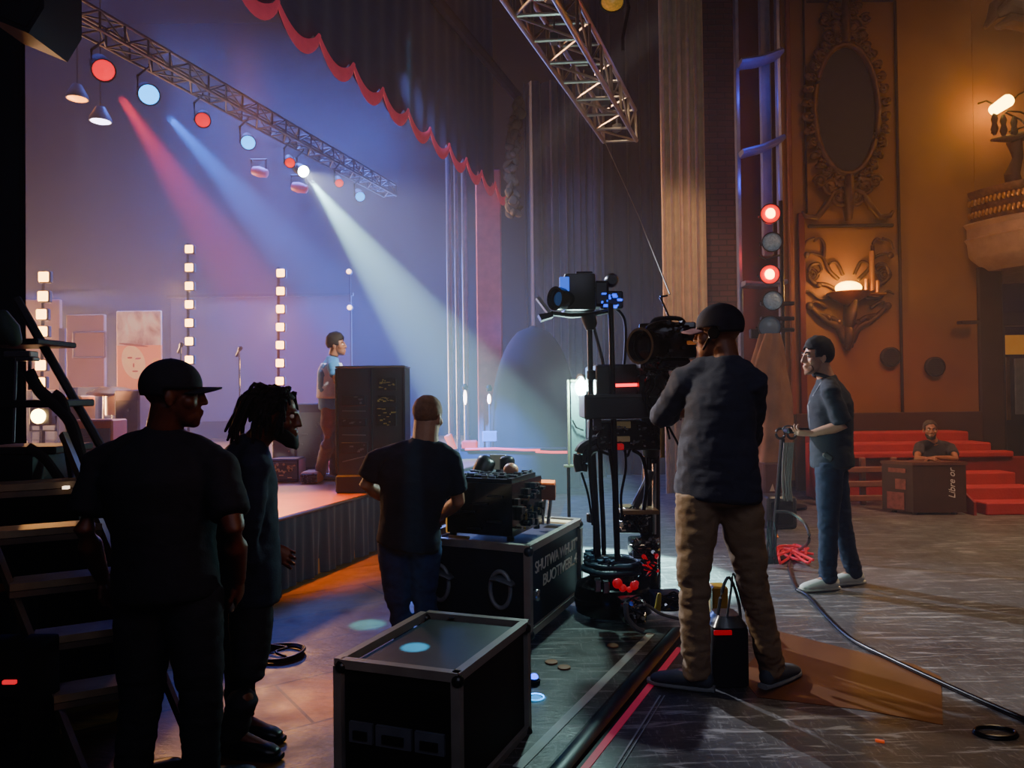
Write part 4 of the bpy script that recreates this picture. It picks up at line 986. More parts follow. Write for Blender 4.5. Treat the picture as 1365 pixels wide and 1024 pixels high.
# portrait panel: plain generic face
def portrait_mat():
    m, N, L, b = noded('portrait_print')
    tc = N.new('ShaderNodeTexCoord')
    n = N.new('ShaderNodeTexNoise'); n.inputs['Scale'].default_value = 3.2; n.inputs['Detail'].default_value = 6; n.inputs['Distortion'].default_value = .6; L(tc.outputs['Generated'], n.inputs['Vector'])
    r = N.new('ShaderNodeValToRGB'); e = r.color_ramp.elements; e[0].position = .35; e[0].color = lin('#a87a5c'); e[1].position = .65; e[1].color = lin('#e2cfb0'); L(n.outputs[0], r.inputs[0])
    sp = N.new('ShaderNodeSeparateXYZ'); L(tc.outputs['Generated'], sp.inputs[0])
    g = N.new('ShaderNodeValToRGB'); e = g.color_ramp.elements; e[0].position = .42; e[0].color = lin('#f09a58'); e[1].position = .60; e[1].color = (0, 0, 0, 1); L(sp.outputs[2], g.inputs[0])
    mr = N.new('ShaderNodeMath'); mr.operation = 'GREATER_THAN'; mr.inputs[1].default_value = .56; L(sp.outputs[2], mr.inputs[0])
    x = N.new('ShaderNodeMix'); x.data_type = 'RGBA'; L(mr.outputs[0], x.inputs[0]); x.inputs[6].default_value = lin('#ec9c60'); L(r.outputs[0], x.inputs[7])
    L(x.outputs[2], b.inputs['Base Color']); b.inputs['Roughness'].default_value = .7
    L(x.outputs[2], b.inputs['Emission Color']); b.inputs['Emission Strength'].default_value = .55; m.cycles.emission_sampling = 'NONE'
    return m
root, a, c = flat('portrait_panel', 'orange lit printed panel showing a pale face beside the capped person', 'picture panel', 156, 415, 216, 519, 11.6, portrait_mat(), .05)
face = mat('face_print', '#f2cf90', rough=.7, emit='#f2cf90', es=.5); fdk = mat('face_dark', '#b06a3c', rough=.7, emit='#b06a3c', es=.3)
mb = MB(); yy = 11.57
def disc(mb, px, py, rx, rz, rot=0, th=.006, y=11.57):
    o = P(px, py, y); k = y/1000
    mb.prism([o+V((rx*k*math.cos(t)*math.cos(rot)-rz*k*math.sin(t)*math.sin(rot), 0, rx*k*math.cos(t)*math.sin(rot)+rz*k*math.sin(t)*math.cos(rot))) for t in [2*PI*j/32 for j in range(32)]], (0, th, 0)); return mb
disc(mb, 178, 483, 15, 23, .3)
mb.build('face_shape', face, root)
for (x_, y_, a_, b_, r_, n_) in ((184, 478, 4, 1.3, .1, 'eye_mark'), (173, 477, 3.5, 1.3, 0, 'eye_mark'), (180, 495, 4, 1.2, 0, 'mouth_mark'), (178, 487, 1, 3, 0, 'nose_mark'), (178, 460, 20, 1.5, -.12, 'brim_mark')): disc(MB(), x_, y_, a_, b_, r_, y=11.56).build(n_, fdk, root)
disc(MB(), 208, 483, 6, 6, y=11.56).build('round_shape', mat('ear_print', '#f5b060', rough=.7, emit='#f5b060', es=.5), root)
# dim set pieces: grey band behind the columns
root, a, c = flat('backdrop_screen', 'wide dim lilac screen behind the lamp columns at the back of the stage', 'screen', 228, 396, 470, 560, 15.5, mat('lilac_screen', '#3c3a52', rough=.9, var=.08, scale=.5))
MB().box(((a.x+c.x)/2, 15.44, a.z), (abs(c.x-a.x)+.1, .06, .06)).build('top_rail', blk, root)
# ---- equipment rack on stage
y = 7.0; p0, p1 = F(449, 658, ZS), F(541, 657, ZS); y = p0.y; zt = P(450, 490, y).z
w = p1.x-p0.x
root = thing('equipment_rack', 'tall black equipment rack standing on the stage edge in front of the performer', 'rack', ((p0.x+p1.x)/2, y+.25, ZS))
rk = mat('rack_black', '#16171d', rough=.5, var=.2)
cx_ = (p0.x+p1.x)/2
MB().box((cx_, y+.19, ZS+.03+(zt-ZS-.03)/2), (w, .36, zt-ZS-.03), bev=.012).build('cabinet', rk, root)
MB().box((cx_, y+.18, ZS+.0875), (w+.02, .40, .17), bev=.015).build('plinth', blk, root)
MB().box((cx_, y+.18, zt+.004), (w+.01, .38, .02), bev=.006).build('top_edge', mat('rack_edge', '#6a655a', rough=.4, metal=.5), root)
for pxm in (449, 495, 539): 
    x = P(pxm, 570, y).x; MB().box((x, y, (ZS+.18+zt)/2), (.022, .03, zt-ZS-.2), bev=.004).build('rack_rail', blk, root)
gold = mat('gold_component', '#b09a5c', rough=.35, metal=.6, var=.4, scale=30); rg = random.Random(8)
for (pxa, pya, pxb, pyb) in ((505, 505, 528, 521), (503, 528, 528, 537), (502, 543, 528, 568), (455, 528, 487, 541), (455, 558, 488, 568), (455, 590, 490, 604)):
    a, c = P(pxa, pya, y), P(pxb, pyb, y)
    r_ = MB().box(((a.x+c.x)/2, y+.0, (a.z+c.z)/2), (c.x-a.x, .03, a.z-c.z), bev=.004).build('rack_unit', blkp, root)
    mb = MB(); nn = 14 if pxa > 495 else 5
    for k in range(nn):
        mb.box((rg.uniform(a.x+.01, c.x-.01), y-.016, rg.uniform(c.z+.008, a.z-.008)), (rg.uniform(.008, .04), .012, rg.uniform(.004, .014)))
    mb.build('components', gold if pxa > 495 else greyp, r_)
for py in (548, 580, 612): 
    p = P(472, py, y); MB().box((p.x, y-.005, p.z), (.22, .02, .008), R=Matrix.Rotation(rg.uniform(-.25, .05), 3, 'Y')).build('slot_edge', mat('slot_grey', '#5c5f68', rough=.4, metal=.5), root)
# ---- electronics on the stage beside the performer
def gear(name, lab, cat, px0, py0, px1, py1, Yb, seed, m=blkp, n=26, acc=chrome, z=ZS, dd=.3):
    """boxy piece of kit: case, panel, knobs, buttons"""
    q = F((px0+px1)/2, py1, z) if Yb is None else V((P((px0+px1)/2, py1, Yb).x, Yb, P((px0+px1)/2, py1, Yb).z))
    y = q.y; a, c = P(px0, py0, y), P(px1, py1, y); c.z = z+.001
    w_, h_ = c.x-a.x, a.z-c.z; root = thing(name, lab, cat, ((a.x+c.x)/2, y, c.z))
    MB().box(((a.x+c.x)/2, y+dd/2, (a.z+c.z)/2+.001), (w_, dd, h_), bev=min(.015, h_*.15)).build('housing', m, root)
    rg = random.Random(seed); mb = MB()
    MB().box(((a.x+c.x)/2, y-.004, (a.z+c.z)/2), (w_*.9, .012, h_*.75), bev=.004).build('panel', greyp, root)
    for k in range(n):
        x, zz_ = rg.uniform(a.x+w_*.1, c.x-w_*.1), rg.uniform(c.z+h_*.2, a.z-h_*.2); r = rg.uniform(.008, .02)
        if rg.random() < .5: mb.cyl((x, y, zz_), (x, y-.03, zz_), r, n=8)
        else: mb.box((x, y-.012, zz_), (r*3.5, .02, r*.8))
    mb.build('controls', acc, root)
    return root, a, c, y
g1 = gear('effects_rack', 'stack of silver knobbed sound gear on the orange stage floor, left one', 'sound gear', 360, 612, 398, 643, None, 1)
g2 = gear('effects_rack', 'taller stack of silver sound gear on stage directly left of the performer', 'sound gear', 401, 590, 428, 634, None, 2)
root, a, c, y = gear('effects_rack', 'low orange fronted sound unit on the stage floor before the silver stack', 'sound gear', 400, 630, 424, 645, None, 3, m=mat('orange_unit', '#c87838', rough=.5), acc=blkp)
gear('guitar_amplifier', 'dark square amplifier standing on stage behind the silver sound gear', 'amplifier', 394, 538, 430, 592, 8.6, 4, m=mat('amp_grey', '#3a3a48', rough=.7), acc=greyp, n=10)
gear('guitar_amplifier', 'dark amplifier on stage just right of the bearded face', 'amplifier', 362, 566, 394, 606, 8.6, 5, n=14)
gear('keyboard_case', 'long amber lit keyboard case on stage beside the ladder bar', 'keyboard', 96, 560, 150, 600, 7.6, 6, m=mat('amber_case', '#9a5a28', rough=.5), n=16)
gear('guitar_amplifier', 'grey amplifier on stage left of the capped head', 'amplifier', 152, 520, 186, 566, 8.8, 7, m=mat('amp_grey2', '#56525c', rough=.7), n=14)
gear('drum_case', 'small yellow lit case standing behind the diagonal ladder bar', 'case', 86, 528, 108, 566, 8.4, 9, m=mat('yellow_case', '#c88a20', rough=.5, emit='#c88a20', es=.15), acc=gold, n=18)
# drum kit glimpsed behind the capped person
root = thing('drum_kit', 'pale drum kit with cymbals at the back of the stage behind the capped person', 'drums', (P(185, 560, 10).x, 10, ZS))
for (px, py, r, h) in ((165, 540, .22, .26), (200, 545, .25, .3)):
    c = P(px, py, 10); MB().lathe([(r*.98, 0), (r, .02), (r, h-.02), (r*.98, h)], c-V((0, 0, h/2)), n=24).build('drum_shell', mat('drum_shell', '#8a7a74', rough=.35), root)
for (px, py, r) in ((138, 524, .2), (150, 520, .22), (216, 528, .2)):
    c = P(px, py, 9.8); MB().lathe([(r, 0), (r*.5, .02), (.03, .035), (.001, .04)], c, (.1, -.2, 1), 24).build('cymbal', mat('cymbal_brass', '#c89a4a', rough=.3, metal=.9), root)
    MB().cyl(c, (c.x, c.y, ZS), .012).build('cymbal_stand', chrome, root)
# microphone stands
for px, pyt, pyb, Yd, lab in ((241, 462, 560, 10.2, 'thin chrome microphone stand just left of the tall lamp column'), (319, 467, 560, 10.4, 'thin microphone stand between the two lamp columns')):
    c = P(px, pyt, Yd); root = thing('microphone_stand', lab, 'microphone stand', (c.x, Yd, ZS), 'microphone stands')
    MB().cyl((c.x, Yd, ZS), c, .012, n=8).build('pole', chrome, root)
    MB().lathe([(.14, 0), (.14, .02), (.02, .04)], (c.x, Yd, ZS+.002), n=18).build('base', blk, root)
    MB().lathe([(.018, -.12), (.02, 0), (.03, .02), (.03, .06), (.001, .085)], c, (.4, -.4, .5), 12).build('microphone', blkp, root)
# ---- red LED edge of the low riser downstage right
yb = 10.95
root = thing('low_riser', 'low dark riser with a glowing red strip along its top edge behind the road case', 'riser', (P(690, 600, yb).x, yb+.3, 0))
a, c = P(612, 600, yb), P(757, 603, yb)
MB().box(((a.x+c.x)/2, yb+.20, a.z/2), (c.x-a.x, .36, a.z), bev=.01).build('deck', mat('riser_dark', '#20263a', rough=.9), root)
mb = MB(); mb.tube([P(620, 599, yb-.03), P(660, 598, yb-.03), P(700, 600, yb-.03), P(720, 600, yb-.03)], .016); mb.tube([P(714, 602, yb-.04), P(735, 603, yb-.04), P(756, 603, yb-.04)], .018)
mb.build('red_strip', glow('red_strip_light', '#ff4a58', 3.5), root)
for (px0, py0, px1, py1, lab, col) in ((594, 578, 607, 600, 'slanted orange red lamp tube beside the shaved head', '#ff5a30'), (615, 588, 636, 599, 'small glowing red lamp box standing on the low riser', '#ff3830')):
    a, c = P(px0, py0, yb), P(px1, py1, yb); root = thing('red_lamp', lab, 'lamp', ((a.x+c.x)/2, yb+.1, c.z), 'red lamps on the riser')
    if px0 < 600: MB().loft([P(605, 599, yb+.1), P(597, 581, yb+.1)], [.05, .06], n=12, cap=.3).build('lamp_body', glow('red_box_a', col, 1.6), root)
    else:
        MB().box(((a.x+c.x)/2, yb+.1, (a.z+c.z)/2), (c.x-a.x, .15, a.z-c.z), bev=.02).build('lamp_body', glow('red_box_b', col, 1.4), root)
    MB().box(((a.x+c.x)/2, yb+.1, c.z+.0), (c.x-a.x+.04, .2, .02)).build('lamp_foot', blk, root)
tag(MB().box(P(653, 582, yb+.2), (.22, .05, .16), bev=.01).build('music_card', mat('pale_card', '#8a8a98', rough=.7)), 'small pale card propped on the riser beside the red lamp box', 'card')
# dark covered bell-shaped set piece in the beam
root = thing('covered_prop', 'large dark dome shaped prop under a cloth standing in the pale beam', 'prop', (P(700, 560, 12.3).x, 12.3, 0))
def dome(u, v):
    a = 2*PI*u; z = 2.55*v; r = .72*math.sqrt(max(0.0, 1-(v**3.0)))*(1+.04*math.sin(a*9)*(1-v))+.002
    return (P(712, 560, 11.95).x+math.cos(a)*r, 11.9+math.sin(a)*r*.55, z)
MB().grid(dome, 72, 24).build('cover_cloth', mat('cover_dark', '#161c24', rough=.95), root, smooth=180)
for px, py, Yd, lab in ((620, 530, 11.9, 'small bright slim lamp glowing in front of the steel pipes'), (652, 532, 11.6, 'small bright lamp clipped at the left side of the dome shaped prop')):
    c = P(px, py, Yd); root = thing('work_lamp', lab, 'lamp', c, 'small work lamps')
    MB().sph(c, (.03, .03, .12 if px < 630 else .08), 12).build('bulb', glow('work_bulb', '#fff0e0', 14), root)
    MB().lathe([(.04, 0), (.05, .05), (.02, .1)], c+V((0, .02, .12)), n=12).build('cap', blk, root)
    MB().cyl(c+V((0, .05, .1)), (c.x, c.y+.05, 0 if px > 630 else .0), .012, n=6).build('pole', greyp, root)
# ---- hanging speaker, top left
root = thing('hanging_speaker', 'black wedge loudspeaker hanging at the top left corner', 'loudspeaker', P(70, 40, 3.3))
y = 3.7
pts = [P(30, -60, y), P(30, 58, y), P(90, 83, y), P(109, 52, y), P(109, -60, y)]
for p_ in pts: p_.y = y
MB().prism(pts, (0, -.3, 0)).build('cabinet', mat('speaker_black', '#060608', rough=.7), root)
MB().prism([L3(p_, sum(pts, V((0, 0, 0)))/5, .1)-V((0, .302, 0)) for p_ in pts], (0, -.008, 0)).build('grille', mat('speaker_grille', '#0a0a0d', rough=.8, bump=.4, bscale=300), root)
MB().box((P(70, 20, y).x, y-.1, P(30, -70, y).z), (.3, .05, .3), bev=.01).build('bracket', blk, root)
# ================================================================ CAMERA RIG IN THE MIDDLE
def tubeP(pts, r, Yd, n=7): return MB().tube([P(p[0], p[1], Yd+(p[2] if len(p) > 2 else 0)) for p in pts], r, n=n)
def smoothp(w, q=5):
    out = []
    for i in range(len(w)-1):
        p0, p1, p2, p3 = w[max(0, i-1)], w[i], w[i+1], w[min(len(w)-1, i+2)]
        for k in range(q):
            t = k/q; out.append(.5*((2*p1)+(p2-p0)*t+(2*p0-5*p1+4*p2-p3)*t*t+(3*p1-p0-3*p2+p3)*t**3))
    return out+[w[-1]]
def cable(mb, pts, r, Yd, n=6): mb.tube(smoothp([P(p[0], p[1], Yd+(p[2] if len(p) > 2 else 0)) for p in pts]), r, n=n); return mb
def pbox(mb, px0, py0, px1, py1, Yd, d, bev=.008, rz=0, seg=1):
    a, c = P(px0, py0, Yd), P(px1, py1, Yd)
    return mb.box(((a.x+c.x)/2, Yd+d/2, (a.z+c.z)/2), (abs(c.x-a.x), d, abs(a.z-c.z)), bev=bev, rz=rz, seg=seg)
gloss = mat('gloss_black', '#0b0b0e', rough=.22, var=.2, coat=.3)
red_g = mat('red_plastic', '#c01828', rough=.3, emit='#ff2030', es=.35)
blue_g = glow('blue_led', '#1a50ff', 3)
# ---- box camera on a slim stand
YA = 4.75
foot = F(792, 838); 
root = thing('box_camera', 'black box camera with blue lit lens on a slim stand, highest in the rig', 'camera', (P(786, 430, YA).x, YA, P(786, 432, YA).z))
pbox(MB(), 752, 364, 795, 413, YA-.12, .3, .02, seg=2).build('housing', blkp, root)
pbox(MB(), 792, 374, 812, 408, YA-.05, .2, .015).build('rear_housing', blkp, root)
mb = MB(); d = V((-.75, -.6, 0)).normalized(); c = P(751, 399, YA-.1)
mb.lathe([(.055, -.12), (.06, -.02), (.075, .02), (.075, .07), (.062, .07), (.055, .04)], c, d, 22); ln = mb.build('lens', gloss, root)
MB().lathe([(.055, .035), (.03, .045), (.001, .05)], c, d, 20).build('front_glass', mat('lens_glass', '#1a2a44', rough=.05, emit='#3a70c0', es=.25), ln)
pbox(MB(), 746, 369, 759, 388, YA-.15, .03, .004).build('blue_screen', glow('blue_screen', '#2f6cff', 1.6), root)
pbox(MB(), 768, 362, 790, 366, YA-.05, .12, .004).build('top_handle', blk, root)
mb = MB(); mb.prism([P(715, 397, YA-.1), P(719, 395, YA-.1), P(735, 415, YA-.12), P(731, 418, YA-.12)], (0, .16, .01)); mb.build('matte_flap', mat('flap_pale', '#9a9a90', rough=.5), root)
mb = MB(); mb.prism([P(718, 419, YA-.16), P(735, 416, YA-.16), P(738, 422, YA-.16), P(722, 427, YA-.16)], (0, .2, .005)); mb.build('tray', blk, root)
mb = MB(); mb.loft([P(735, 418, YA-.05), P(760, 421, YA), P(785, 420, YA), P(815, 414, YA)], [(.03, .016)]*4, n=8); mb.loft([P(784, 421, YA), P(787, 432, YA), P(787, 440, YA)], [.05, .045, .028], n=12); mb.build('mount_head', blk, root)
mb = MB(); c = P(815, 374, YA+.02); mb.lathe([(.03, .05), (.042, .03), (.044, -.01), (.036, -.015)], c, (0, -1, 0), 20); rl = mb.build('amber_lamp', blkp, root)
MB().lathe([(.036, 0), (.02, .012), (.001, .014)], c+V((0, -.02, 0)), (0, -1, 0), 20).build('lamp_lens', mat('orange_lens', '#a04818', rough=.25, emit='#ff6a20', es=.5, var=.4, scale=60), rl)
mb = MB(); rg = random.Random(3)
for k in range(16): pbox(mb, *(lambda x, y: (x, y, x+rg.uniform(2, 7), y+rg.uniform(1.2, 3.5)))(rg.uniform(801, 824), rg.uniform(390, 408)), YA-.1+rg.random()*.08, .03, .002)
mb.build('blue_electronics', blue_g, root)
mb = MB(); pbox(mb, 800, 388, 831, 411, YA-.02, .10, .008); mb.build('control_unit', blkp, root)
mb = MB(); cable(mb, [(822, 412), (832, 425), (834, 450), (832, 485), (826, 520)], .010, YA+.05); cable(mb, [(812, 412), (816, 440), (813, 480), (816, 520)], .008, YA+.05)
plab(mb.build('hanging_cable', blk, root), 'thin black cables hanging from the box camera')
root = thing('slim_stand', 'slim black pole stand carrying the box camera, standing in the round base', 'stand', foot)
mb = MB(); mb.cyl(P(786, 434, YA), P(789, 600, YA), .017, .02); mb.cyl(P(789, 595, YA), P(797, 742, YA), .022, .022); mb.build('pole', blk, root)
tubeP([(790, 430), (803, 480), (806, 500)], .010, YA).build('brace', blk, root)
mb = MB(); 
for py in (500, 600, 690): mb.loft([P(788, py-5, YA), P(788, py+5, YA)], [.03, .03], n=10, cap=.3)
mb.build('collar', blk, root)
tag(MB().cyl(P(814, 405, 4.62), P(823, 748, 4.62), .017, .019).build('support_pole', mat('pole_dark', '#2b2b30', rough=.3, metal=.8)), 'second upright pole of the rig, passing the red light strip', 'pole')
# ---- bright lamp with a framed diffuser
YL = 5.3
root = thing('rig_lamp', 'blazing white lamp clamped at the left side of the camera rig', 'lamp', P(775, 535, YL))
c = P(774, 517, YL); d = V((-1, -.35, -.05)).normalized()
MB().lathe([(.05, -.22), (.08, -.18), (.09, -.04), (.10, 0), (.085, 0), (.08, -.03)], c, d, 20).build('lamp_can', blk, root)
MB().lathe([(.082, -.02), (.05, .02), (.001, .035)], c, d, 20).build('lens', glow('rig_white', '#eafffb', 60), root)
MB().sph(P(783, 514, YL-.10), (.03, .02, .04), 10).build('side_bulb', glow('rig_white_b', '#eafffb', 40), root)
mb = MB(); pbox(mb, 783, 488, 797, 522, YL-.2, .15, .01); mb.build('ballast', mat('ballast_teal', '#2c4248', rough=.3, metal=.4), root)
root = thing('diffuser_frame', 'slim framed clear diffuser panel standing under the white lamp', 'frame', (P(762, 620, YL).x, YL, P(760, 622, YL).z))
fm = mat('frame_olive', '#6a7058', rough=.5)
pbox(MB(), 756, 506, 760.5, 622, YL, .04, .004).build('upright', fm, root)
pbox(MB(), 760.5, 506, 782, 509, YL, .03, .003).build('top_bar', fm, root)
pbox(MB(), 752, 620, 782, 623, YL, .05, .003).build('bottom_bar', fm, root)
MB().cyl(P(758, 622, YL)+V((0, .02, 0)), V((P(758, 622, YL).x, YL+.02, 0)), .012).build('foot_post', blk, root)
m = mat('clear_panel', '#8fb8b4', rough=.25, alpha=.18); pbox(MB(), 761, 510, 781, 619, YL+.012, .006, 0).build('clear_panel', m, root)
tubeP([(763, 560), (768, 570), (778, 574)], .006, YL-.02).build('latch_wire', chrome, root)
# ---- control boxes on the pedestal
YB = 4.7
root = thing('camera_pedestal', 'black studio camera pedestal loaded with control boxes, column and round base', 'camera stand', (P(818, 800, YB).x, YB, 0))
pbox(MB(), 795, 486, 862, 527, YB-.05, .30, .008).build('upper_box', mat('box_maroon', '#1c1619', rough=.4), root)
mb = MB(); mb.tube([P(817, 514, YB-.06), P(850, 513, YB-.06), P(853, 511, YB-.06)], .010); plab(mb.build('red_light_strip', glow('red_led_line', '#ff2028', 7), root), 'glowing red light strip')
pbox(MB(), 779, 528, 866, 558, YB-.14, .40, .01).build('wide_shelf', mat('shelf_grey', '#24252a', rough=.5), root)
pbox(MB(), 779, 526, 867, 530, YB-.15, .42, .004).build('shelf_edge', mat('shelf_edge', '#4a4a4a', rough=.35, metal=.5), root)
pbox(MB(), 788, 562, 880, 600, YB-.02, .28, .008).build('lower_box', blkp, root)
tanlab = mat('tan_label', '#a8946c', rough=.6, emit='#a8946c', es=.12)
for (a, b, c_, e_) in ((822, 562, 841, 571), (822, 582, 840, 589)): pbox(MB(), a, b, c_, e_, YB-.05, .03, .003).build('tan_label', tanlab, root)
pbox(MB(), 791, 558, 802, 574, YB-.06, .06, .004).build('meter', mat('meter_grey', '#5c5e62', rough=.3, metal=.5), root)
pbox(MB(), 819, 592, 832, 600, YB-.08, .06, .006).build('red_connector', red_g, root)
rg = random.Random(12); mb = MB()
for k in range(60):
    x, y = rg.uniform(790, 880), rg.choice((rg.uniform(566, 574), rg.uniform(585, 592), rg.uniform(575, 600)))
    pbox(mb, x, y, x+rg.uniform(1.5, 5), y+rg.uniform(1, 3), YB-.05+rg.uniform(-.02, .02), .025, .001)
mb.build('switches', mat('switch_metal', '#7c7e80', rough=.25, metal=.9, var=.5, scale=60), root)
mb = MB()
for (pts, r) in (([(795, 585), (785, 590), (774, 598), (770, 612), (773, 628)], .03), ([(800, 596), (788, 600), (780, 612), (777, 628)], .028)): cable(mb, pts, r, YB-.05, 9)
plab(mb.build('rubber_hose', blk, root), 'thick curved black rubber hose')
mb = MB()
for pts, r in (([(788, 560), (786, 620), (792, 690), (793, 738)], .012), ([(800, 600), (801, 640), (804, 700), (805, 740)], .016), ([(812, 598), (818, 640), (820, 700), (822, 742)], .014), ([(833, 600), (834, 625), (828, 660), (829, 690)], .009), ([(802, 575), (795, 585), (800, 600), (812, 606)], .010), ([(775, 630), (784, 660), (790, 700)], .008), ([(832, 600), (836, 608), (840, 598)], .009), ([(843, 600), (856, 610), (862, 640), (858, 680)], .012)): cable(mb, pts, r, YB-.08)
mb.build('down_cables', blk, root)
# column behind
MB().loft([P(868, 600, 4.95), P(867, 690, 4.95), P(866, 800, 4.95)], [.055, .065, .075], n=20).build('column', mat('column_grey', '#3a3b3e', rough=.25, metal=.8), root)
mb = MB(); mb.cyl(P(872, 618, 4.85), P(872, 712, 4.85), .014, n=8); mb.cyl(P(860, 608, 4.85), P(862, 700, 4.85), .012, n=8); mb.build('lift_rod', chrome, root)
tubeP([(846, 676), (862, 645), (868, 628)], .028, 4.8, 10).build('gas_strut', greyp, root)
pbox(MB(), 828, 681, 879, 686, 4.72, .28, .004).build('cross_shelf', mat('shelf_brass', '#9a7f5a', rough=.35, metal=.5), root)
# base
gr = F(815, 822); by = gr.y
c0 = V((P(818, 790, by).x, by, 0)); 
MB().lathe([(.18, .035), (.25, .05), (.26, .13), (.24, .22), (.16, .26), (.15, .32)], c0, n=40).build('base_skirt', gloss, root)
ringm = mat('ring_rubber', '#202c38', rough=.35, var=.3, scale=10, bump=.3, bscale=30)
zr = P(818, 757, by).z
mb = MB()
mb.loft([c0+V((math.cos(t)*.185, math.sin(t)*.17, zr)) for t in [2*PI*k/40 for k in range(40)]], [(.03, .024)]*40, n=12, closed=True)
mb.loft([c0+V((math.cos(t)*.175, math.sin(t)*.16, zr+.04)) for t in [2*PI*k/40 for k in range(40)]], [(.024, .018)]*40, n=10, closed=True)
mb.jitter(.006, 12); mb.build('steering_ring', ringm, root)
mb = MB(); rg = random.Random(9)
for k in range(26):
    a = rg.uniform(2.2, 4.6); mb.box(c0+V((math.cos(a)*.17, math.sin(a)*.15, zr+.065+rg.uniform(0, .03))), (rg.uniform(.02, .06), .03, rg.uniform(.01, .03)), rz=rg.random()*3, bev=.003)
mb.build('ring_fittings', mat('fitting_blue', '#5a7488', rough=.25, metal=.7), root)
mb = MB()
for (x, y, s) in ((823, 778, .032), (830, 784, .026), (845, 781, .028), (839, 786, .02), (848, 778, .02)): mb.sph(P(x, y, by-.27), (s, s*.8, s), 12)
mb.jitter(.004, 30); mb.build('red_connectors', red_g, root)
mb = MB(); pbox(mb, 793, 773, 802, 790, by-.30, .06, .006); pbox(mb, 804, 776, 813, 792, by-.31, .06, .006); mb.build('base_fitting', chrome, root)
for (x, y) in ((790, 816), (845, 814)):
    q = F(x, y+8); MB().lathe([(.03, -.02), (.045, -.015), (.045, .015), (.03, .02)], q+V((0, 0, .046)), (1, .2, 0), 18).build('caster', mat('caster_rubber', '#121214', rough=.5), root)
# ---- heaps of small kit around the base, each a thing
def kit(name, lab, cat, px, py, w, h, Yd, seed, m, n=18, knobs=chrome, extra=None, z0=None):
    b = P(px, py, Yd); 
    root = thing(name, lab, cat, (b.x, Yd, b.z)); rg = random.Random(seed)
    MB().box((b.x, Yd+.08, b.z+h*.4), (w, .16, h*.78), bev=min(.02, h*.2), seg=2, rz=rg.uniform(-.2, .2)).build('housing', m, root)
    mb = MB()
    for k in range(n):
        p = V((b.x+rg.uniform(-.45, .45)*w, Yd-.005+rg.uniform(-.02, .02), b.z+rg.uniform(.1, .85)*h)); r = rg.uniform(.006, .016)
        if rg.random() < .5: mb.cyl(p, p+V((rg.uniform(-.02, .02), -.03, rg.uniform(-.02, .02))), r, n=8)
        else: mb.box(p, (rg.uniform(.015, .05), .03, rg.uniform(.006, .02)), rz=rg.random(), bev=.002)
    mb.build('fittings', knobs, root)
    mb = MB()
    for k in range(5):
        q = [V((b.x+rg.uniform(-.5, .5)*w, Yd+rg.uniform(-.07, .02), b.z+rg.uniform(.05, 1.0)*h)) for _ in range(4)]; mb.tube(smoothp(q), .006, n=6)
    mb.build('wires', blk, root); return root
kit('gear_head', 'cluster of shiny cranks on the pedestal shelf between the poles and the column', 'camera fitting', 845, 712, .20, .20, 4.85, 21, mat('gear_metal', '#55524c', rough=.25, metal=.9), 34)
kit('gear_head', 'grey ribbed motor block low on the pedestal, right of the round ring', 'camera fitting', 861, 746, .17, .16, 4.78, 22, mat('motor_grey', '#6c6e70', rough=.25, metal=.8), 26)
kit('cable_box', 'silver connector block lying on the floor in front of the pedestal base', 'connector box', 845, 833, .14, .17, 4.42, 23, mat('conn_silver', '#4a4d50', rough=.25, metal=.8), 30)
kit('battery_box', 'blue topped battery box on the floor left of the khaki trousers', 'battery', 891, 815, .20, .13, 4.7, 24, mat('battery_blue', '#16346e', rough=.35), 14)
kit('fuse_box', 'small dark box with a red dial beside the khaki knee', 'connector box', 868, 770, .10, .16, 4.72, 25, gloss, 14, red_g)
tag(cable(cable(MB(), [(834, 804), (836, 822), (846, 836), (858, 842)], .016, 4.3), [(845, 812), (860, 806), (880, 818), (905, 825)], .010, 4.4).build('coiled_lead', mat('lead_grey', '#6a6c6e', rough=.3)), 'grey lead curling round the silver connector block', 'cable')
tag(MB().loft([P(876, 815, 4.5), P(878, 800, 4.5), P(879, 792, 4.5)], [.02, .016, .012], n=10, cap=.6).build('yellow_plug', mat('yellow_plug', '#a89a30', rough=.5)), 'small yellow plug standing on the grey lead', 'plug')
# ---- studio camera at the operator's eye
YC = 4.55
root = thing('studio_camera', 'large black studio camera pointed at the stage in front of the operator', 'camera', P(890, 490, YC))
d = V((-1, .25, 0)).normalized()
MB().box(P(892, 455, YC)+V((0, .05, 0)), (.34, .24, .22), rz=-.2, bev=.02, seg=2).build('camera_body', gloss, root)
c = P(868, 462, YC-.05)
mb = MB(); mb.lathe([(.07, -.14), (.085, -.1), (.085, .02), (.105, .05), (.11, .10), (.095, .10), (.09, .06)], c, V((-.8, -.6, 0)), 26); ln = mb.build('lens', blkp, root)
MB().lathe([(.092, .058), (.05, .068), (.001, .07)], c, V((-.8, -.6, 0)), 24).build('front_glass', mat('glass_dark', '#050608', rough=.04), ln)
mb = MB(); mb.loft(smoothp([P(858, 448, YC-.1), P(866, 436, YC-.1), P(885, 431, YC-.08), P(910, 436, YC-.05)]), [(.03, .018)]*16, n=8); mb.build('lens_shroud', gloss, root)
mb = MB(); mb.tube(smoothp([P(866, 438, YC), P(875, 426, YC), P(905, 425, YC), P(915, 436, YC)]), .014, n=8); mb.build('top_handle', blk, root)
mb = MB(); mb.box(P(922, 446, YC-.12), (.09, .16, .08), rz=-.3, bev=.015); mb.loft([P(922, 446, YC-.2), P(930, 447, YC-.36)], [.035, .045], n=14); mb.build('viewfinder', blkp, root)
MB().box(P(922, 456, YC-.14), (.05, .04, .03), bev=.005).build('finder_light', mat('finder_amber', '#8a5030', rough=.4, emit='#c06a38', es=.5), root)
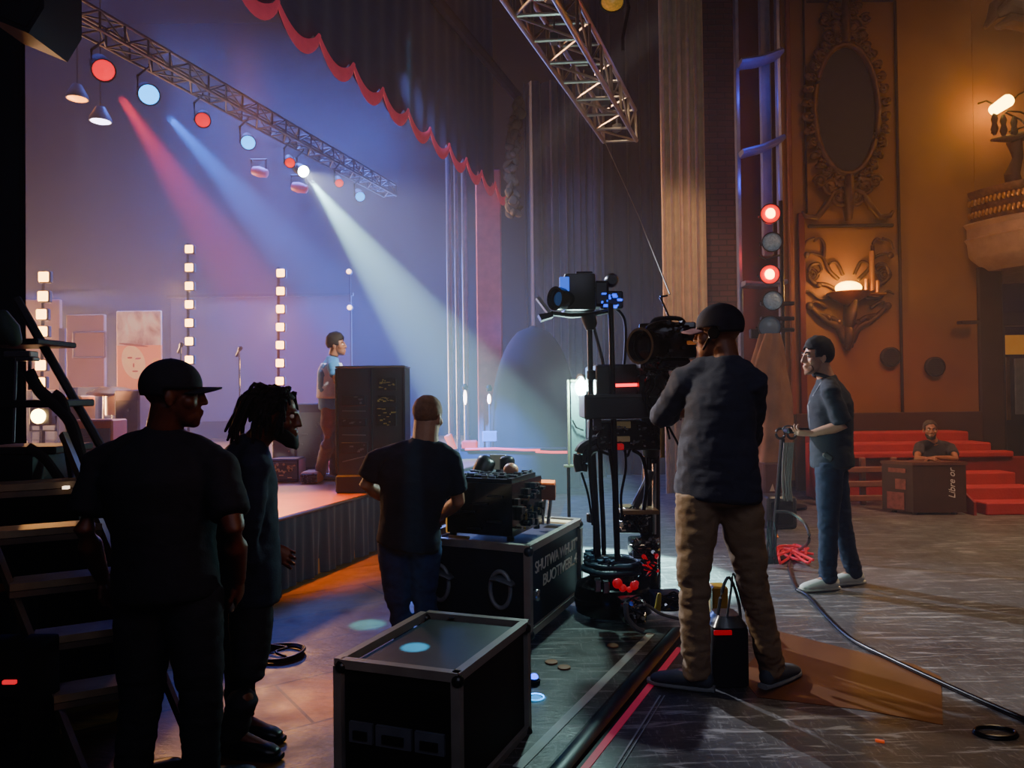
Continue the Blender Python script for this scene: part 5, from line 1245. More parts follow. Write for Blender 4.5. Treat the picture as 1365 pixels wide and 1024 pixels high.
mb = MB(); mb.cyl(P(895, 430, YC), P(880, 396, YC), .007, n=6); mb.cyl(P(880, 396, YC), P(890, 394, YC), .007, n=6); mb.build('antenna', chrome, root)
rg = random.Random(14); mb = MB()
for k in range(46):
    x, y = rg.uniform(862, 918), rg.choice((rg.uniform(430, 446), rg.uniform(480, 505), rg.uniform(440, 480)))
    p = P(x, y, YC-.10+rg.uniform(-.03, .02))
    if rg.random() < .4: mb.cyl(p, p+V((rg.uniform(-.02, .02), -.03, 0)), rg.uniform(.006, .014), n=8)
    else: mb.box(p, (rg.uniform(.01, .04), .03, rg.uniform(.006, .02)), rz=rg.random(), bev=.002)
mb.build('knobs', mat('knob_metal', '#5a5c60', rough=.25, metal=.8, var=.5, scale=50), root)
mb = MB(); mb.box(P(885, 486, YC)+V((0, .05, 0)), (.30, .22, .07), bev=.015); mb.loft([P(872, 492, YC+.05), P(868, 530, YC+.1), P(868, 605, YC+.3)], [.09, .07, .055], n=16); mb.build('pan_head', blk, root)
mb = MB(); mb.cyl(P(885, 500, YC-.1), P(918, 556, 4.12), .012, n=8); mb.loft([P(910, 545, 4.15), P(920, 560, 4.10)], [.02, .02], n=10, cap=.5); mb.build('pan_bar', blk, root)
mb = MB(); rg = random.Random(30)
for k in range(9):
    x0 = rg.uniform(862, 890); cable(mb, [(x0, 495), (x0+rg.uniform(-12, 14), 515), (x0+rg.uniform(-14, 14), 535), (x0+rg.uniform(-5, 20), 560+rg.uniform(0, 40))], .007, YC-.06+rg.uniform(0, .05))
mb.build('camera_leads', gloss, root)
mb = MB(); pbox(mb, 852, 500, 880, 530, YC, .2, .01); mb.build('battery_pack', blkp, root)
tag(MB().cyl(P(883, 560, 4.4), P(883, 610, 4.4), .014, n=10).build('brass_tube', mat('tube_brass', '#a08a60', rough=.3, metal=.7)), 'short brass coloured tube standing beside the operator elbow', 'tube')
# ---- things behind the operator's legs and to the right
b = F(976, 919); yb = b.y
root = thing('tool_bag', 'tall black tool bag standing between the operator legs', 'bag', b)
a, c = P(949, 838, yb), P(1003, 919, yb)
mb = MB(); mb.loft([V((b.x, yb+.10, .01)), V((b.x, yb+.10, .15)), V((b.x, yb+.10, a.z-.02)), V((b.x, yb+.1, a.z))], [((c.x-a.x)/2, .10)]*3+[((c.x-a.x)/2*.92, .09)], n=24, power=.45, hint=(0, 1, 0)); mb.build('bag_body', mat('bag_black', '#0d0d12', rough=.8), root)
mb = MB(); mb.loft([V((b.x, yb+.10, a.z+.0)), V((b.x, yb+.10, a.z+.05))], [((c.x-a.x)/2*.97, .105), ((c.x-a.x)/2*.6, .07)], n=24, power=.5, hint=(0, 1, 0)); mb.build('bag_lid', mat('bag_lid', '#2c3238', rough=.3, coat=.4), root)
pbox(MB(), 952, 841, 976, 847, yb-.014, .01, .002).build('red_tag', red_g, root)
mb = MB(); cable(mb, [(955, 832), (962, 790), (972, 770), (984, 800), (988, 835)], .008, yb+.06); cable(mb, [(968, 830), (974, 790), (978, 765), (990, 805), (1000, 830)], .006, yb+.03); plab(mb.build('carry_straps', mat('strap_grey', '#3c4248', rough=.5), root), 'thin grey carry straps looping up')
tag(pbox(MB(), 950, 783, 972, 842, 4.6, .12, .01).build('yellow_case', mat('yellow_box', '#b08a20', rough=.5)), 'small yellow box behind the khaki left knee of the operator', 'box')
# cable-draped stand to the right of the operator
st = F(1030, 742); root = thing('cable_stand', 'stand draped with hanging grey cables between the operator and the person in polo', 'stand', st)
ys_ = st.y
MB().cyl(st, P(1043, 585, ys_), .022, n=10).build('pole', blk, root)
mb = MB(); rg = random.Random(6)
for k in range(7):
    x = 1042+k*2; cable(mb, [(x+4, 590), (x+rg.uniform(-1, 2), 620), (x+rg.uniform(-1, 3), 645), (x+2, 662+rg.uniform(0, 8))], .008, ys_-.05)
mb.build('cable_bundle', mat('cable_grey', '#6a625c', rough=.5), root)
mb = MB(); c = P(1048, 578, ys_-.02)
for dx in (-.05, .05): mb.tube([c+V((dx+.04*math.cos(t), 0, .045*math.sin(t))) for t in [2*PI*k/16 for k in range(16)]], .012, closed=True)
mb.build('hook_ring', mat('hook_dark', '#2c2622', rough=.4, metal=.6), root)
MB().lathe([(.22, 0), (.22, .02), (.03, .05)], st+V((0, 0, .003)), n=24).build('base', blk, root)
b = F(1040, 706); root = thing('floor_monitor', 'rounded dark grey monitor box on a low base behind the red cables', 'monitor', b)
y_ = b.y; pbox(MB(), 1022, 662, 1064, 706, y_, .3, .05, seg=3).build('monitor_shell', mat('monitor_grey', '#2c2c2e', rough=.4), root)
pbox(MB(), 1028, 668, 1058, 700, y_-.006, .03, .02, seg=2).build('monitor_face', mat('monitor_face', '#17191c', rough=.2), root)
b = F(1036, 656); root = thing('utility_cart', 'brown utility box with a pale triangle mark behind the cable stand', 'box', (b.x, b.y+.4, 0))
y_ = 9.7; pbox(MB(), 1018, 617, 1052, 671, y_, .5, .02).build('box_body', mat('cart_brown', '#4a2418', rough=.6), root)
MB().prism([P(1026, 655, y_-.01), P(1033, 655, y_-.01), P(1030, 645, y_-.01)], (0, .006, 0)).build('triangle_mark', mat('mark_pale', '#b8a898', rough=.6), root)
pbox(MB(), 1020, 604, 1050, 617, y_, .4, .02).build('box_lid', mat('cart_lid', '#6a4a2c', rough=.6), root)
def spool(name, lab, pts, r, m, z=None): 
    w = smoothp([F(*p, z if z is not None else r+.002) for p in pts], 6); return tag(MB().tube(w, r, n=8).build(name, m, smooth=180), lab, 'cable')
redc = mat('red_cable', '#d02430', rough=.4, emit='#ff2a3a', es=.15)
root = thing('red_cable', 'tangled heap of red cables on the floor behind the white shoe', 'cable', F(1058, 742))
mb = MB(); rg = random.Random(11)
for k in range(9):
    a = [(rg.uniform(1028, 1040), rg.uniform(732, 752)), (rg.uniform(1040, 1060), rg.uniform(726, 752)), (rg.uniform(1055, 1075), rg.uniform(726, 750)), (rg.uniform(1060, 1085), rg.uniform(730, 752))]
    mb.tube(smoothp([F(x, y, .012+.012*k*.7) for x, y in a]), .011, n=7)
mb.build('cable_loops', redc, root)
mb = MB(); rg = random.Random(13)
root = thing('chain_leads', 'bundle of dark metal leads hanging down right of the khaki trousers', 'cable', F(1030, 752))
for k in range(10):
    x = rg.uniform(1022, 1034); cable(mb, [(x, 690+rg.uniform(0, 20)), (x+rg.uniform(-4, 4), 715), (x+rg.uniform(-4, 4), 735), (x+rg.uniform(-3, 6), 752)], .008, F(1030, 755).y-.05)
mb.build('leads', mat('lead_metal', '#4c4e50', rough=.25, metal=.7), root)
tag(MB().prism([F(1022, 712, .001), F(1036, 712, .001), F(1038, 717, .001), F(1024, 717, .001)], (0, 0, .008)).build('orange_card', mat('orange_card', '#e0802a', rough=.6, emit='#e0802a', es=.1)), 'small orange card lying behind the hanging metal leads', 'card')
# ================================================================ FOREGROUND
UP = V((0, 0, 1))
def ubox(mb, o, a, b, h):      # parallelepiped from o along vectors
    o, a, b, h = V(o), V(a), V(b), V(h)
    return mb.prism([o, o+a, o+a+b, o+b], h)
def edge_bar(mb, p, q, w, out1, out2):  # square bar p->q with thickness along out1/out2
    d = q-p; return ubox(mb, p-out1*w*.5-out2*w*.5, out1*w, out2*w, d)
def road_case(root, C, e1, e2, z0, z1, pm, em, w=.035, lid=None, cast=.08):
    """C corner nearest the camera, e1 along the front face, e2 along the side face"""
    n1, n2 = e1.normalized(), e2.normalized(); H = UP*(z1-z0); O = C+UP*z0; g = w*.35
    ubox(MB(), O+n1*g+n2*g+UP*g, e1-n1*2*g, e2-n2*2*g, H-UP*2*g).build('case_body', pm, root)
    mb = MB()
    for k, (p, q, a, b) in enumerate(((O, O+H, n1, n2), (O+e1, O+e1+H, n1, n2), (O+e2, O+e2+H, n1, n2), (O+e1+e2, O+e1+e2+H, n1, n2),
                       (O+H, O+H+e1, n2, UP), (O+H+e2, O+H+e1+e2, n2, UP), (O+H, O+H+e2, n1, UP), (O+H+e1, O+H+e1+e2, n1, UP),
                       (O, O+e1, n2, UP), (O+e2, O+e1+e2, n2, UP), (O, O+e2, n1, UP), (O+e1, O+e1+e2, n1, UP))):
        ubox(mb, p-a*w*.5-b*w*.5+(a+b)*w*.3, a*w, b*w, q-p)
    mb.build('edge_frame', em, root)
    mb = MB()
    for p in (O, O+e1, O+e2, O+e1+e2):
        for z in (V((0, 0, 0)), H):
            c = L3(p+z, O+(e1+e2+H)*.5, .012); mb.sph(c, w*.72, 10)
    mb.build('ball_corner', mat('corner_steel', '#4a4a4a', rough=.35, metal=.8), root)
    if z0 > .03:
        for a in (.12, .88):
            for b in (.12, .88):
                p = C+e1*a+e2*b; r = (z0-.012)/2
                mb = MB(); mb.lathe([(r*.5, -.018), (r, -.014), (r, .014), (r*.5, .018)], p+UP*(r+.004), n1, 18); cs = mb.build('caster', mat('caster_dark', '#17171a', rough=.5), root)
                mb = MB(); mb.box(p+UP*(z0-.008), (.07, .07, .012)); mb.box(p+UP*(z0*.62)+n1*.028, (.02, .04, z0*.6)); mb.build('caster_fork', mat('fork_steel', '#5c5c5c', rough=.4, metal=.7), cs)
    return n1, n2, O, H
# ---- second case with handles and lettering
em = mat('case_edge', '#9a928a', rough=.42, metal=.25, var=.12)
C2 = V((.086, 4.3, 0)); E1 = V((-.674, .33, 0)); E2 = V((.371, .89, 0)); ZA, ZB = .085, .567
root = thing('road_case', 'black road case with two ring handles and white stencilled lettering, carrying a device on top', 'case', C2)
n1, n2, O, H = road_case(root, C2, E1, E2, ZA, ZB, mat('case_navy', '#151c30', rough=.6, var=.2), em, .042)
fn = V((n1.y, -n1.x, 0)); fn = fn if fn.y < 0 else -fn      # front normal
sn = V((n2.y, -n2.x, 0)); sn = sn if sn.x > 0 else -sn
hm = mat('handle_grey', '#8a8d94', rough=.5, metal=.2, var=.2)
for t, wing in ((.24, -1), (.79, 1)):
    c = O+E1*t+UP*.26+fn*.012; x = -n1
    mb = MB(); mb.loft([c+x*math.cos(a)*.066+UP*(math.sin(a)*.105-.01)+fn*.004 for a in [2*PI*k/40 for k in range(40)]], [(.013, .013)]*40, n=10, closed=True, hint=fn)
    rgm = mb.build('ring_handle', hm, root)
    mb = MB(); mb.loft([c+x*(.0-.05)+UP*.05, c+UP*.055, c+x*.06+UP*.035, c+x*.085*1+UP*.02], [(.014, .045), (.016, .06), (.014, .045), (.010, .03)], n=12, cap=.3, hint=fn); mb.jitter(.004, 25)
    mb.build('handle_plate', mat('plate_grey', '#6c7078', rough=.5, metal=.2), rgm)
for txt, zz_, u0 in (('SHUTWA WHUIT"', .335, .50), ('BUOTIVEBL.4', .235, .56)):
    c = O+E2*u0+sn*.004+UP*zz_*1.0+V((0, 0, .03))
    t_ = text_mesh(txt, .098, basis(n2, UP, sn, c), ext=.002, shear=.05, space=.92)
    xs_ = [v.co.copy() for v in t_.bm.verts]; span = max((v-c).dot(n2) for v in xs_)-min((v-c).dot(n2) for v in xs_); k = (.80 if zz_ > .3 else .66)/span
    for v in t_.bm.verts: dd = (v.co-c).dot(n2); v.co += n2*(dd*(k-1))
    t_.build('lettering', mat('stencil_white', '#d8d4cc', rough=.7), root, smooth=0)
mb = MB(); mb.loft([O+UP*.25+fn*.0+sn*.022+n2*.05, O+UP*.20+sn*.022+n2*.05], [.022, .022], n=12, cap=.4); mb.build('side_latch', chrome, root)
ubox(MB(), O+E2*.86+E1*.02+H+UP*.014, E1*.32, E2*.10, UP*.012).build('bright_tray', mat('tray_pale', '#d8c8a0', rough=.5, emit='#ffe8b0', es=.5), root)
# ---- device on the second case
zt = ZB+.021
B0 = C2+E1*.20+E2*.11; 
root = thing('projector_unit', 'bulky black projection device standing on the lettered road case', 'projector', V((B0.x-.1, B0.y+.3, zt)))
D1, D2 = n1*.45, n2*.50; hh = .345
ubox(MB(), B0+UP*(zt+.03), D1, D2, UP*(hh-.03)).build('device_body', gloss, root)
mb = MB()
for (a, b) in ((.06, .06), (.94, .06), (.06, .94), (.94, .94)): mb.cyl(B0+D1*a+D2*b+UP*(zt+.001), B0+D1*a+D2*b+UP*(zt+.035), .022, n=12)
mb.build('foot', blk, root)
mb = MB(); T0 = B0+UP*(zt+hh)
for a, b, w_, l_, h_ in ((.1, .1, .8, .06, .02), (.1, .8, .8, .06, .02), (.05, .1, .07, .8, .025), (.86, .1, .07, .8, .025), (.25, .25, .5, .4, .03)): ubox(mb, T0+D1*a+D2*b, D1*w_, D2*l_, UP*h_)
mb.build('top_frame', blkp, root)
rg = random.Random(17)
for k in range(40): ubox(MB(), T0+D1*rg.uniform(.05, .9)+D2*rg.uniform(.05, .9)+UP*.025, D1*rg.uniform(.02, .12), D2*rg.uniform(.02, .06), UP*rg.uniform(.006, .02)).build('top_control', mat('control_grey', '#6a6c70', rough=.3, metal=.6), root)
c = T0+D1*.3+D2*.6; mb = MB(); mb.sph(c+UP*.05, (.05, .05, .045), 14); plab(mb.build('lamp_dome', mat('dome_peach', '#b87a5c', rough=.4), root), 'small peach coloured dome')
mb = MB(); mb.loft([T0+D1*.85+D2*.75+UP*.02, T0+D1*.80+D2*.8+UP*.09], [.07, .06], n=14, cap=.6); mb.loft([T0+D1*.5+D2*.9+UP*.02, T0+D1*.5+D2*.9+UP*.10], [.05, .05], n=14, cap=.5); mb.jitter(.01, 14); mb.build('cable_pods', blkp, root)
ubox(MB(), T0+D1*.55+D2*.93+UP*.03, D1*.26, D2*.04, UP*.10).build('pale_screen', mat('screen_pale', '#8a9080', rough=.4, emit='#aab09c', es=.2), root)
rg = random.Random(19)
for k in range(34):
    o = B0+D2*rg.uniform(.05, .95)+UP*(zt+rg.uniform(.06, hh-.03))-sn*.0; p = o+sn*.012
    MB().box(p, (rg.uniform(.02, .06), rg.uniform(.02, .07), rg.uniform(.008, .05)), rz=math.atan2(n2.y, n2.x), bev=.003).build('side_panel', mat('side_black', '#1c1b1d', rough=.3, metal=.4, var=.5, scale=20), root)
mb = MB()
for k in range(10): 
    p = B0+D2*rg.uniform(.1, .9)+UP*(zt+rg.uniform(.05, hh-.06))+sn*.03; mb.box(p, (.012, .012, rg.uniform(.01, .04)))
mb.build('side_fittings', mat('fit_gold', '#a08850', rough=.3, metal=.8), root)
for k in range(5): ubox(MB(), B0+D1*rg.uniform(.1, .7)+UP*(zt+.06+.05*k)+fn*.006, D1*.22, fn*.008, UP*.012).build('front_slot', mat('front_dark', '#26282e', rough=.3), root)
ubox(MB(), B0+D1*.62+fn*.02+UP*(zt+.005), D1*.3, fn*.03, UP*.014).build('label_plate', mat('brass_plate', '#b09a6a', rough=.4, metal=.5), root)
# orange hopper behind it
root = thing('orange_hopper', 'orange open tray sticking out to the right behind the black device', 'tray', P(728, 690, 4.98))
za = P(728, 668, 5.0).z; c = V((P(722, 650, 4.98).x, 4.98, P(722, 644, 4.98).z))
a, b_ = P(712, 662, 4.95), P(741, 645, 5.05)
mb = MB(); q = [P(712, 650, 5.0), P(740, 648, 4.95), P(741, 645, 5.15), P(716, 642, 5.2)]
for v in q: v.z = P(712, 646, 5.0).z
mb.prism(q, (0, 0, -.10)); mb.build('tray_body', mat('orange_tray', '#8a3a14', rough=.5), root)
q2 = [L3(v, (q[0]+q[1]+q[2]+q[3])/4, .08)+V((0, 0, .003)) for v in q]; MB().prism(q2, (0, 0, .008)).build('tray_inner', mat('orange_inner', '#ff7a1c', rough=.5, emit='#ff7a1c', es=.35), root)
mb = MB()
for x in (718, 726, 734): mb.cyl(P(x, 664, 5.05), V((P(x-3, 700, 5.0).x, 5.05, ZB+.024)), .014, n=8)
mb.build('tray_legs', chrome, root)
tag(MB().lathe([(.016, 0), (.018, .02), (.018, .10), (.010, .12), (.010, .14)], V((P(598, 710, 4.8).x, 4.8, ZB+.024)), n=14).build('amber_bottle', mat('amber_bottle', '#e8b060', rough=.2, emit='#f0b050', es=.6)), 'small lit amber bottle on the lettered case left of the black device', 'bottle')
# ---- nearest case
C1 = V((-.204, 2.68, 0)); G1 = V((-.456, .16, 0)); G2 = V((.255, .60, 0))*1.0; ZT = .452
root = thing('road_case', 'nearest black road case with recessed front panels and a cyan light spot on its lid', 'case', C1)
n1b, n2b, O1, H1 = road_case(root, C1, G1, G2, .0, ZT, mat('case_charcoal', '#2c2926', rough=.55, var=.25), em, .034)
fn1 = V((n1b.y, -n1b.x, 0)); fn1 = fn1 if fn1.y < 0 else -fn1
ubox(MB(), O1+G1*.08+G2*.06+UP*(ZT+.002), G1*.84, G2*.88, UP*.006).build('lid_panel', mat('lid_teal', '#2c3434', rough=.45, var=.35, scale=4), root)
fr = MB(); m_in = mat('recess_black', '#121216', rough=.6)
ubox(MB(), O1+G1*.08+UP*.04+fn1*.004, G1*.84, fn1*.004, UP*.36).build('front_recess', m_in, root)
for k, (a, w_) in enumerate(((.10, .24), (.37, .30), (.70, .20))):
    p_ = ubox(MB(), O1+G1*a+UP*.185+fn1*.008, G1*w_, fn1*.014, UP*.075).build('recessed_latch', mat('latch_dark', '#76787e', rough=.45, metal=.2), root)
    ubox(MB(), O1+G1*(a+w_*.2)+UP*.200+fn1*.022, G1*w_*.6, fn1*.006, UP*.03).build('latch_plate', mat('latch_black', '#101013', rough=.4), p_)
mb = MB(); mb.box(C1+G1*.07+G2*.05+UP*(ZT+.016), (.022, .016, .012), bev=.004); mb.box(C1+G1*.72+G2*.97+UP*(ZT+.016), (.03, .012, .01), bev=.004); mb.build('lid_clip', chrome, root)
# ---- floor tape, duct and small floor things
def tape(name, lab, pts, w, m, h=.003, cat='tape'):
    L_ = [F(*p) for p in pts]; mb = MB(); A, B = [], []
    for i, p in enumerate(L_):
        d = (L_[min(i+1, len(L_)-1)]-L_[max(i-1, 0)]).normalized(); s = V((-d.y, d.x, 0))*w/2; A.append(p+s); B.append(p-s)
    q = [v+V((0, 0, .0006)) for v in A+B[::-1]]
    mb.prism(q, (0, 0, h)); return tag(mb.build(name, m), lab, cat)
tape('floor_tape', 'white tape stripe on the floor right of the nearest road case', [(690, 1024), (868, 845)], .045, mat('tape_white', '#c4ccc8', rough=.6))
tape('floor_tape', 'pink red tape stripe running to the operator left shoe', [(772, 1032), (905, 864)], .045, mat('tape_pink', '#f0506c', rough=.5, emit='#ff4060', es=.18))
tape('floor_tape', 'thin grey line on the floor just right of the pink stripe', [(815, 1032), (880, 928)], .008, mat('tape_grey', '#9a9c9e', rough=.6))
tape('floor_tape', 'second thin grey line on the floor beside the first thin grey one', [(822, 1032), (886, 928)], .005, mat('tape_grey', '#9a9c9e'))
mb = MB(); a, b = F(742, 1036), F(905, 842)
dv = (b-a).normalized(); sv = V((-dv.y, dv.x, 0))
mb.prism([a-sv*.06, a+sv*.06, b+sv*.06, b-sv*.06], (0, 0, .004)); mb2 = mb
root = thing('cable_duct', 'black rubber cable duct running between the white and pink stripes', 'cable duct', a)
mb2.build('duct_base', mat('duct_black', '#0b0b0d', rough=.55), root)
MB().loft([a+UP*.006, b+UP*.006], [(.045, .022)]*2, n=12).build('duct_hump', mat('duct_black2', '#121214', rough=.4), root)
for px, py, lab in ((735, 884, 'flat brown disc on the floor beside the case, nearer the case'), (752, 891, 'flat brown disc on the floor beside the case, nearer the white stripe'), (817, 862, 'single small brown disc on the floor near the pedestal')):
    tag(MB().lathe([(.030, 0), (.034, .002), (.034, .008), (.028, .01)], F(px, py)+V((0, 0, .0008)), n=20).build('brown_disc', mat('disc_brown', '#9a6a4c', rough=.6)), lab, 'disc', 'brown discs on the floor')
q = F(712, 912); root = thing('blue_floor_lamp', 'small blue lamp glowing on the floor just behind the cyan light pool', 'lamp', q)
MB().lathe([(.03, 0), (.032, .02), (.02, .03)], q+V((0, 0, .001)), n=16).build('lamp_base', blk, root)
MB().sph(q+V((0, 0, .035)), (.022, .022, .018), 12).build('bulb', glow('blue_bulb', '#2a50ff', 8), root)
mb = MB(); c = F(714, 931); mb.tube([c+V((math.cos(t)*.04, math.sin(t)*.04, .006)) for t in [2*PI*k/30 for k in range(30)]], .004, closed=True)
tag(mb.build('light_ring', glow('ring_cyan', '#30b8ff', 2.5)), 'small glowing cyan ring on the floor beside the nearest case', 'lamp')
tag(MB().box(F(1173, 990)+V((0, 0, .006)), (.035, .012, .010), rz=-.5, bev=.002).build('orange_marker', mat('marker_orange', '#ff6a3a', rough=.5, emit='#ff5a30', es=.4)), 'tiny orange marker lying on the floor at lower right', 'marker')
# cast shadow of operator and rig, painted as a flat brown patch
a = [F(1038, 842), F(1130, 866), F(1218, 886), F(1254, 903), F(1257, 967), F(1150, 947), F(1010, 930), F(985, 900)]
tag(MB().prism([v+V((0, 0, .0004)) for v in a], (0, 0, .002)).build('shadow_patch', mat('shadow_brown', '#6a442a', rough=.45, var=.25, scale=2.2)), 'flat brown patch painted as the cast shadow right of the operator feet', 'painted shadow')
bc_ = mat('black_cable', '#0c0c0e', rough=.3)
spool('floor_cable', 'long black cable sweeping across the floor to the lower right margin', [(1062, 786), (1078, 795), (1100, 820), (1135, 852), (1190, 880), (1250, 908), (1310, 935), (1380, 965)], .013, bc_)
root = thing('floor_cable', 'grey cable rising from the floor past the white shoe to the monitor box', 'cable', F(1060, 784))
mb = MB(); Yc = 5.6; mb.tube(smoothp([F(1062, 786, .012), F(1055, 770, .012), F(1052, 752, .012), F(1062, 736, .015), P(1078, 722, 5.75), P(1074, 700, 5.85), P(1055, 684, 5.95), P(1034, 682, 6.0)]), .012, n=8); mb.build('cable_run', mat('cable_dark', '#2c2a2a', rough=.35), root)
c = F(1327, 979); mb = MB()
for k in range(2): mb.loft([c+V((math.cos(t)*(.085-.004*k), math.sin(t)*(.055-.003*k), .006+.007*k)) for t in [2*PI*j/36 for j in range(36)]], [(.007, .006)]*36, n=8, closed=True)
tag(mb.build('cable_ring', bc_), 'small black cable ring on the floor at the lower right corner', 'cable')
c = F(375, 874); mb = MB(); rg = random.Random(4)
for k in range(3): mb.tube([c+V((math.cos(t)*(.115+.006*k), math.sin(t)*(.125+.006*k), .008+.008*k+.004*math.sin(t*2+k))) for t in [2*PI*j/36 for j in range(36)]], .008, closed=True)
mb.tube(smoothp([c+V((-.12, .10, .03)), c+V((-.05, .06, .035)), c+V((.02, .04, .03)), c+V((-.02, -.04, .035)), c+V((.05, -.08, .02))]), .007)
tag(mb.build('cable_coil', mat('coil_brown', '#2c221e', rough=.35), smooth=180), 'coil of dark cable lying on the wooden floor by the stage skirt', 'cable')
# ---- step ladder at the left
root = thing('step_ladder', 'brown wooden step ladder with a diagonal rail at the left margin', 'ladder', F(118, 1040))
lw = mat('ladder_wood', '#6a5a4a', rough=.55, var=.25, scale=6); lt = mat('ladder_tread', '#8a765e', rough=.5, var=.2, scale=8); ld = mat('ladder_dark', '#26221f', rough=.6)
b0, b1 = F(116, 1040), F(262, 1008); lean = V((-.47, .10, 1.0))
def st_(t, s): return b0+(b1-b0)*s+lean*t
wvec = (b1-b0).normalized(); fnv = wvec.cross(lean).normalized()
for s in (0, 1):
    mb = MB(); mb.loft([st_(.002, s), st_(1.32, s)], [(.018, .045)]*2, n=4, hint=fnv, power=.5); mb.build('stile', lw, root)
dp = V((lean.x, lean.y, 0)); dp = V((-wvec.y, wvec.x, 0)); dp = dp if dp.y > 0 else -dp
for k, z in enumerate((.30, .51, .72, .92, 1.10)):
    o = st_(z, 0)-dp*.05; t_ = ubox(MB(), o, (b1-b0), dp*.15, UP*.028).build('tread', lt, root)
    ubox(MB(), o-dp*.004+UP*-.026, (b1-b0), dp*.02, UP*.024).build('tread_lip', lw, t_)
# rear legs
for s in (0, 1):
    p = st_(1.28, s); q = b0+(b1-b0)*s+V((-.62, .75, 0)) if False else V((p.x-.25, p.y+.75, 0.002)); MB().loft([q, p], [(.016, .035)]*2, n=4, hint=fnv, power=.5).build('rear_leg', ld, root)
mb = MB(); mb.cyl(P(22, 398, 3.5), P(160, 640, 3.5), .020, n=10); mb.build('handrail', ld, root)
mb = MB()
for pts, r in (([(38, 495), (52, 520), (74, 540), (95, 565), (108, 610), (118, 650)], .028), ([(72, 524), (84, 535), (92, 565), (102, 595), (112, 640)], .020), ([(38, 596), (60, 612), (80, 640)], .022)): mb.loft(smoothp([P(x, y, 3.3) for x, y in pts]), [(r*.6, r)]*(5*(len(pts)-1)+1), n=8)
mb.build('curved_brace', ld, root)
for (x0, y0, x1, y1) in ((-40, 534, 76, 543), (-40, 597, 74, 606), (-40, 452, 50, 459)): pbox(MB(), x0, y0, x1, y1, 3.3, .30, .006).build('platform_board', ld, root)
pbox(MB(), -60, 606, 44, 648, 3.3, .3, .03, seg=2).build('seat_pad', mat('pad_black', '#0e0e10', rough=.6), root)
mb = MB(); mb.cyl(P(22, 470, 3.35), P(18, 590, 3.35), .006, n=6); mb.cyl(P(40, 470, 3.35), P(40, 520, 3.35), .008, n=6); mb.build('thin_rod', chrome, root)
mb = MB(); mb.box(P(88, 650, 3.1), (.02, .02, .012)); mb.build('lamp_glint', glow('glint', '#ffe0c0', 4), root)
root = thing('clamp_tool', 'metal clamp fixed to the ladder boards at the left margin', 'clamp', P(24, 470, 3.28))
mb = MB(); pbox(mb, 4, 468, 40, 476, 3.2, .06, .004); pbox(mb, 20, 476, 44, 481, 3.2, .05, .004); mb.build('clamp_jaw', mat('clamp_steel', '#8a8a8c', rough=.3, metal=.8), root)
mb = MB(); mb.loft([P(2, 420, 3.2), P(12, 440, 3.2), P(20, 455, 3.2)], [.03, .045, .03], n=10, cap=.7); mb.build('clamp_grip', mat('grip_green', '#3a4438', rough=.7), root)
g = F(8, 985); root = thing('floor_amplifier', 'dark floor unit with a small red light under the ladder', 'amplifier', (P(-20, 900, 2.9).x, 2.9, 0))
pbox(MB(), -120, 870, 34, 1052, 2.75, .22, .02, seg=2).build('unit_body', mat('unit_black', '#131214', rough=.6), root)
pbox(MB(), 2, 908, 20, 913, 2.738, .014, .002).build('red_light', glow('unit_red', '#ff2030', 1.4), root)
mb = MB()
for k in range(5): pbox(mb, -110, 930+k*18, 26, 938+k*18, 2.742, .01, .002)
mb.build('vent_slats', blk, root)

tag(MB().grid(lambda u, v: (P(-120, 700, 3.75).x+(P(205, 700, 3.75).x-P(-120, 700, 3.75).x)*u, 3.75+.03*math.sin(u*40), .004+v*P(60, 646, 3.75).z), 90, 6).build('dark_backing', mat('leg_black', '#101014'), smooth=180), 'low black sheet added behind the ladder treads to darken the gaps', 'cloth')  # added dark sheet that keeps the gaps between the treads black
# ================================================================ LIGHT AND HAZE
W = bpy.data.worlds.new('world'); SC.world = W; W.use_nodes = True
wn = W.node_tree.nodes; wl = W.node_tree.links.new
wn['Background'].inputs[0].default_value = (0, 0, 0, 1)
vs = wn.new('ShaderNodeVolumeScatter'); vs.inputs['Density'].default_value = .011; vs.inputs['Anisotropy'].default_value = .15
vs.inputs['Color'].default_value = (.93, .94, 1, 1)
wl(vs.outputs[0], wn['World Output'].inputs['Volume'])
SC.cycles.volume_bounces = 0; SC.cycles.max_bounces = 6; SC.cycles.diffuse_bounces = 2; SC.cycles.glossy_bounces = 2; SC.cycles.transparent_max_bounces = 8
SC.cycles.use_denoising = True
SC.cycles.sample_clamp_indirect = 4; SC.cycles.caustics_reflective = False; SC.cycles.caustics_refractive = False
SC.view_settings.view_transform = 'AgX'
try: SC.view_settings.look = 'AgX - Punchy'
except Exception: pass
SC.view_settings.exposure = .15
def beam(name, px, py, to, *a, z=4.5, off=.22):
    q = F(px, py, z); d = (V(to)-q).normalized(); return spot(name, q+d*off, to, *a)
beam('white_beam', 407, 230, (.12, 6.95, .75), '#b4f4f4', 90000, 14, .35, .03)
beam('red_beam', 140, 97, P(300, 340, 8.3), '#ff1c38', 24000, 22, .7, .04)
beam('blue_beam', 200, 128, P(410, 360, 9.0), '#1878ff', 46000, 20, .6, .04)
beam('blue_beam', 331, 192, P(470, 420, 11.5), '#3a74ff', 4500, 26, .7, .04)
spot('blue_side_beam', P(5, 393, 11.0), P(420, 420, 11.5), '#2060ff', 20000, 11, .6, .05)
spot('amber_down', P(103, 137, 10)-V((0, 0, .15)), P(150, 400, 10), '#c9b9e8', 500, 26, .6, .05)
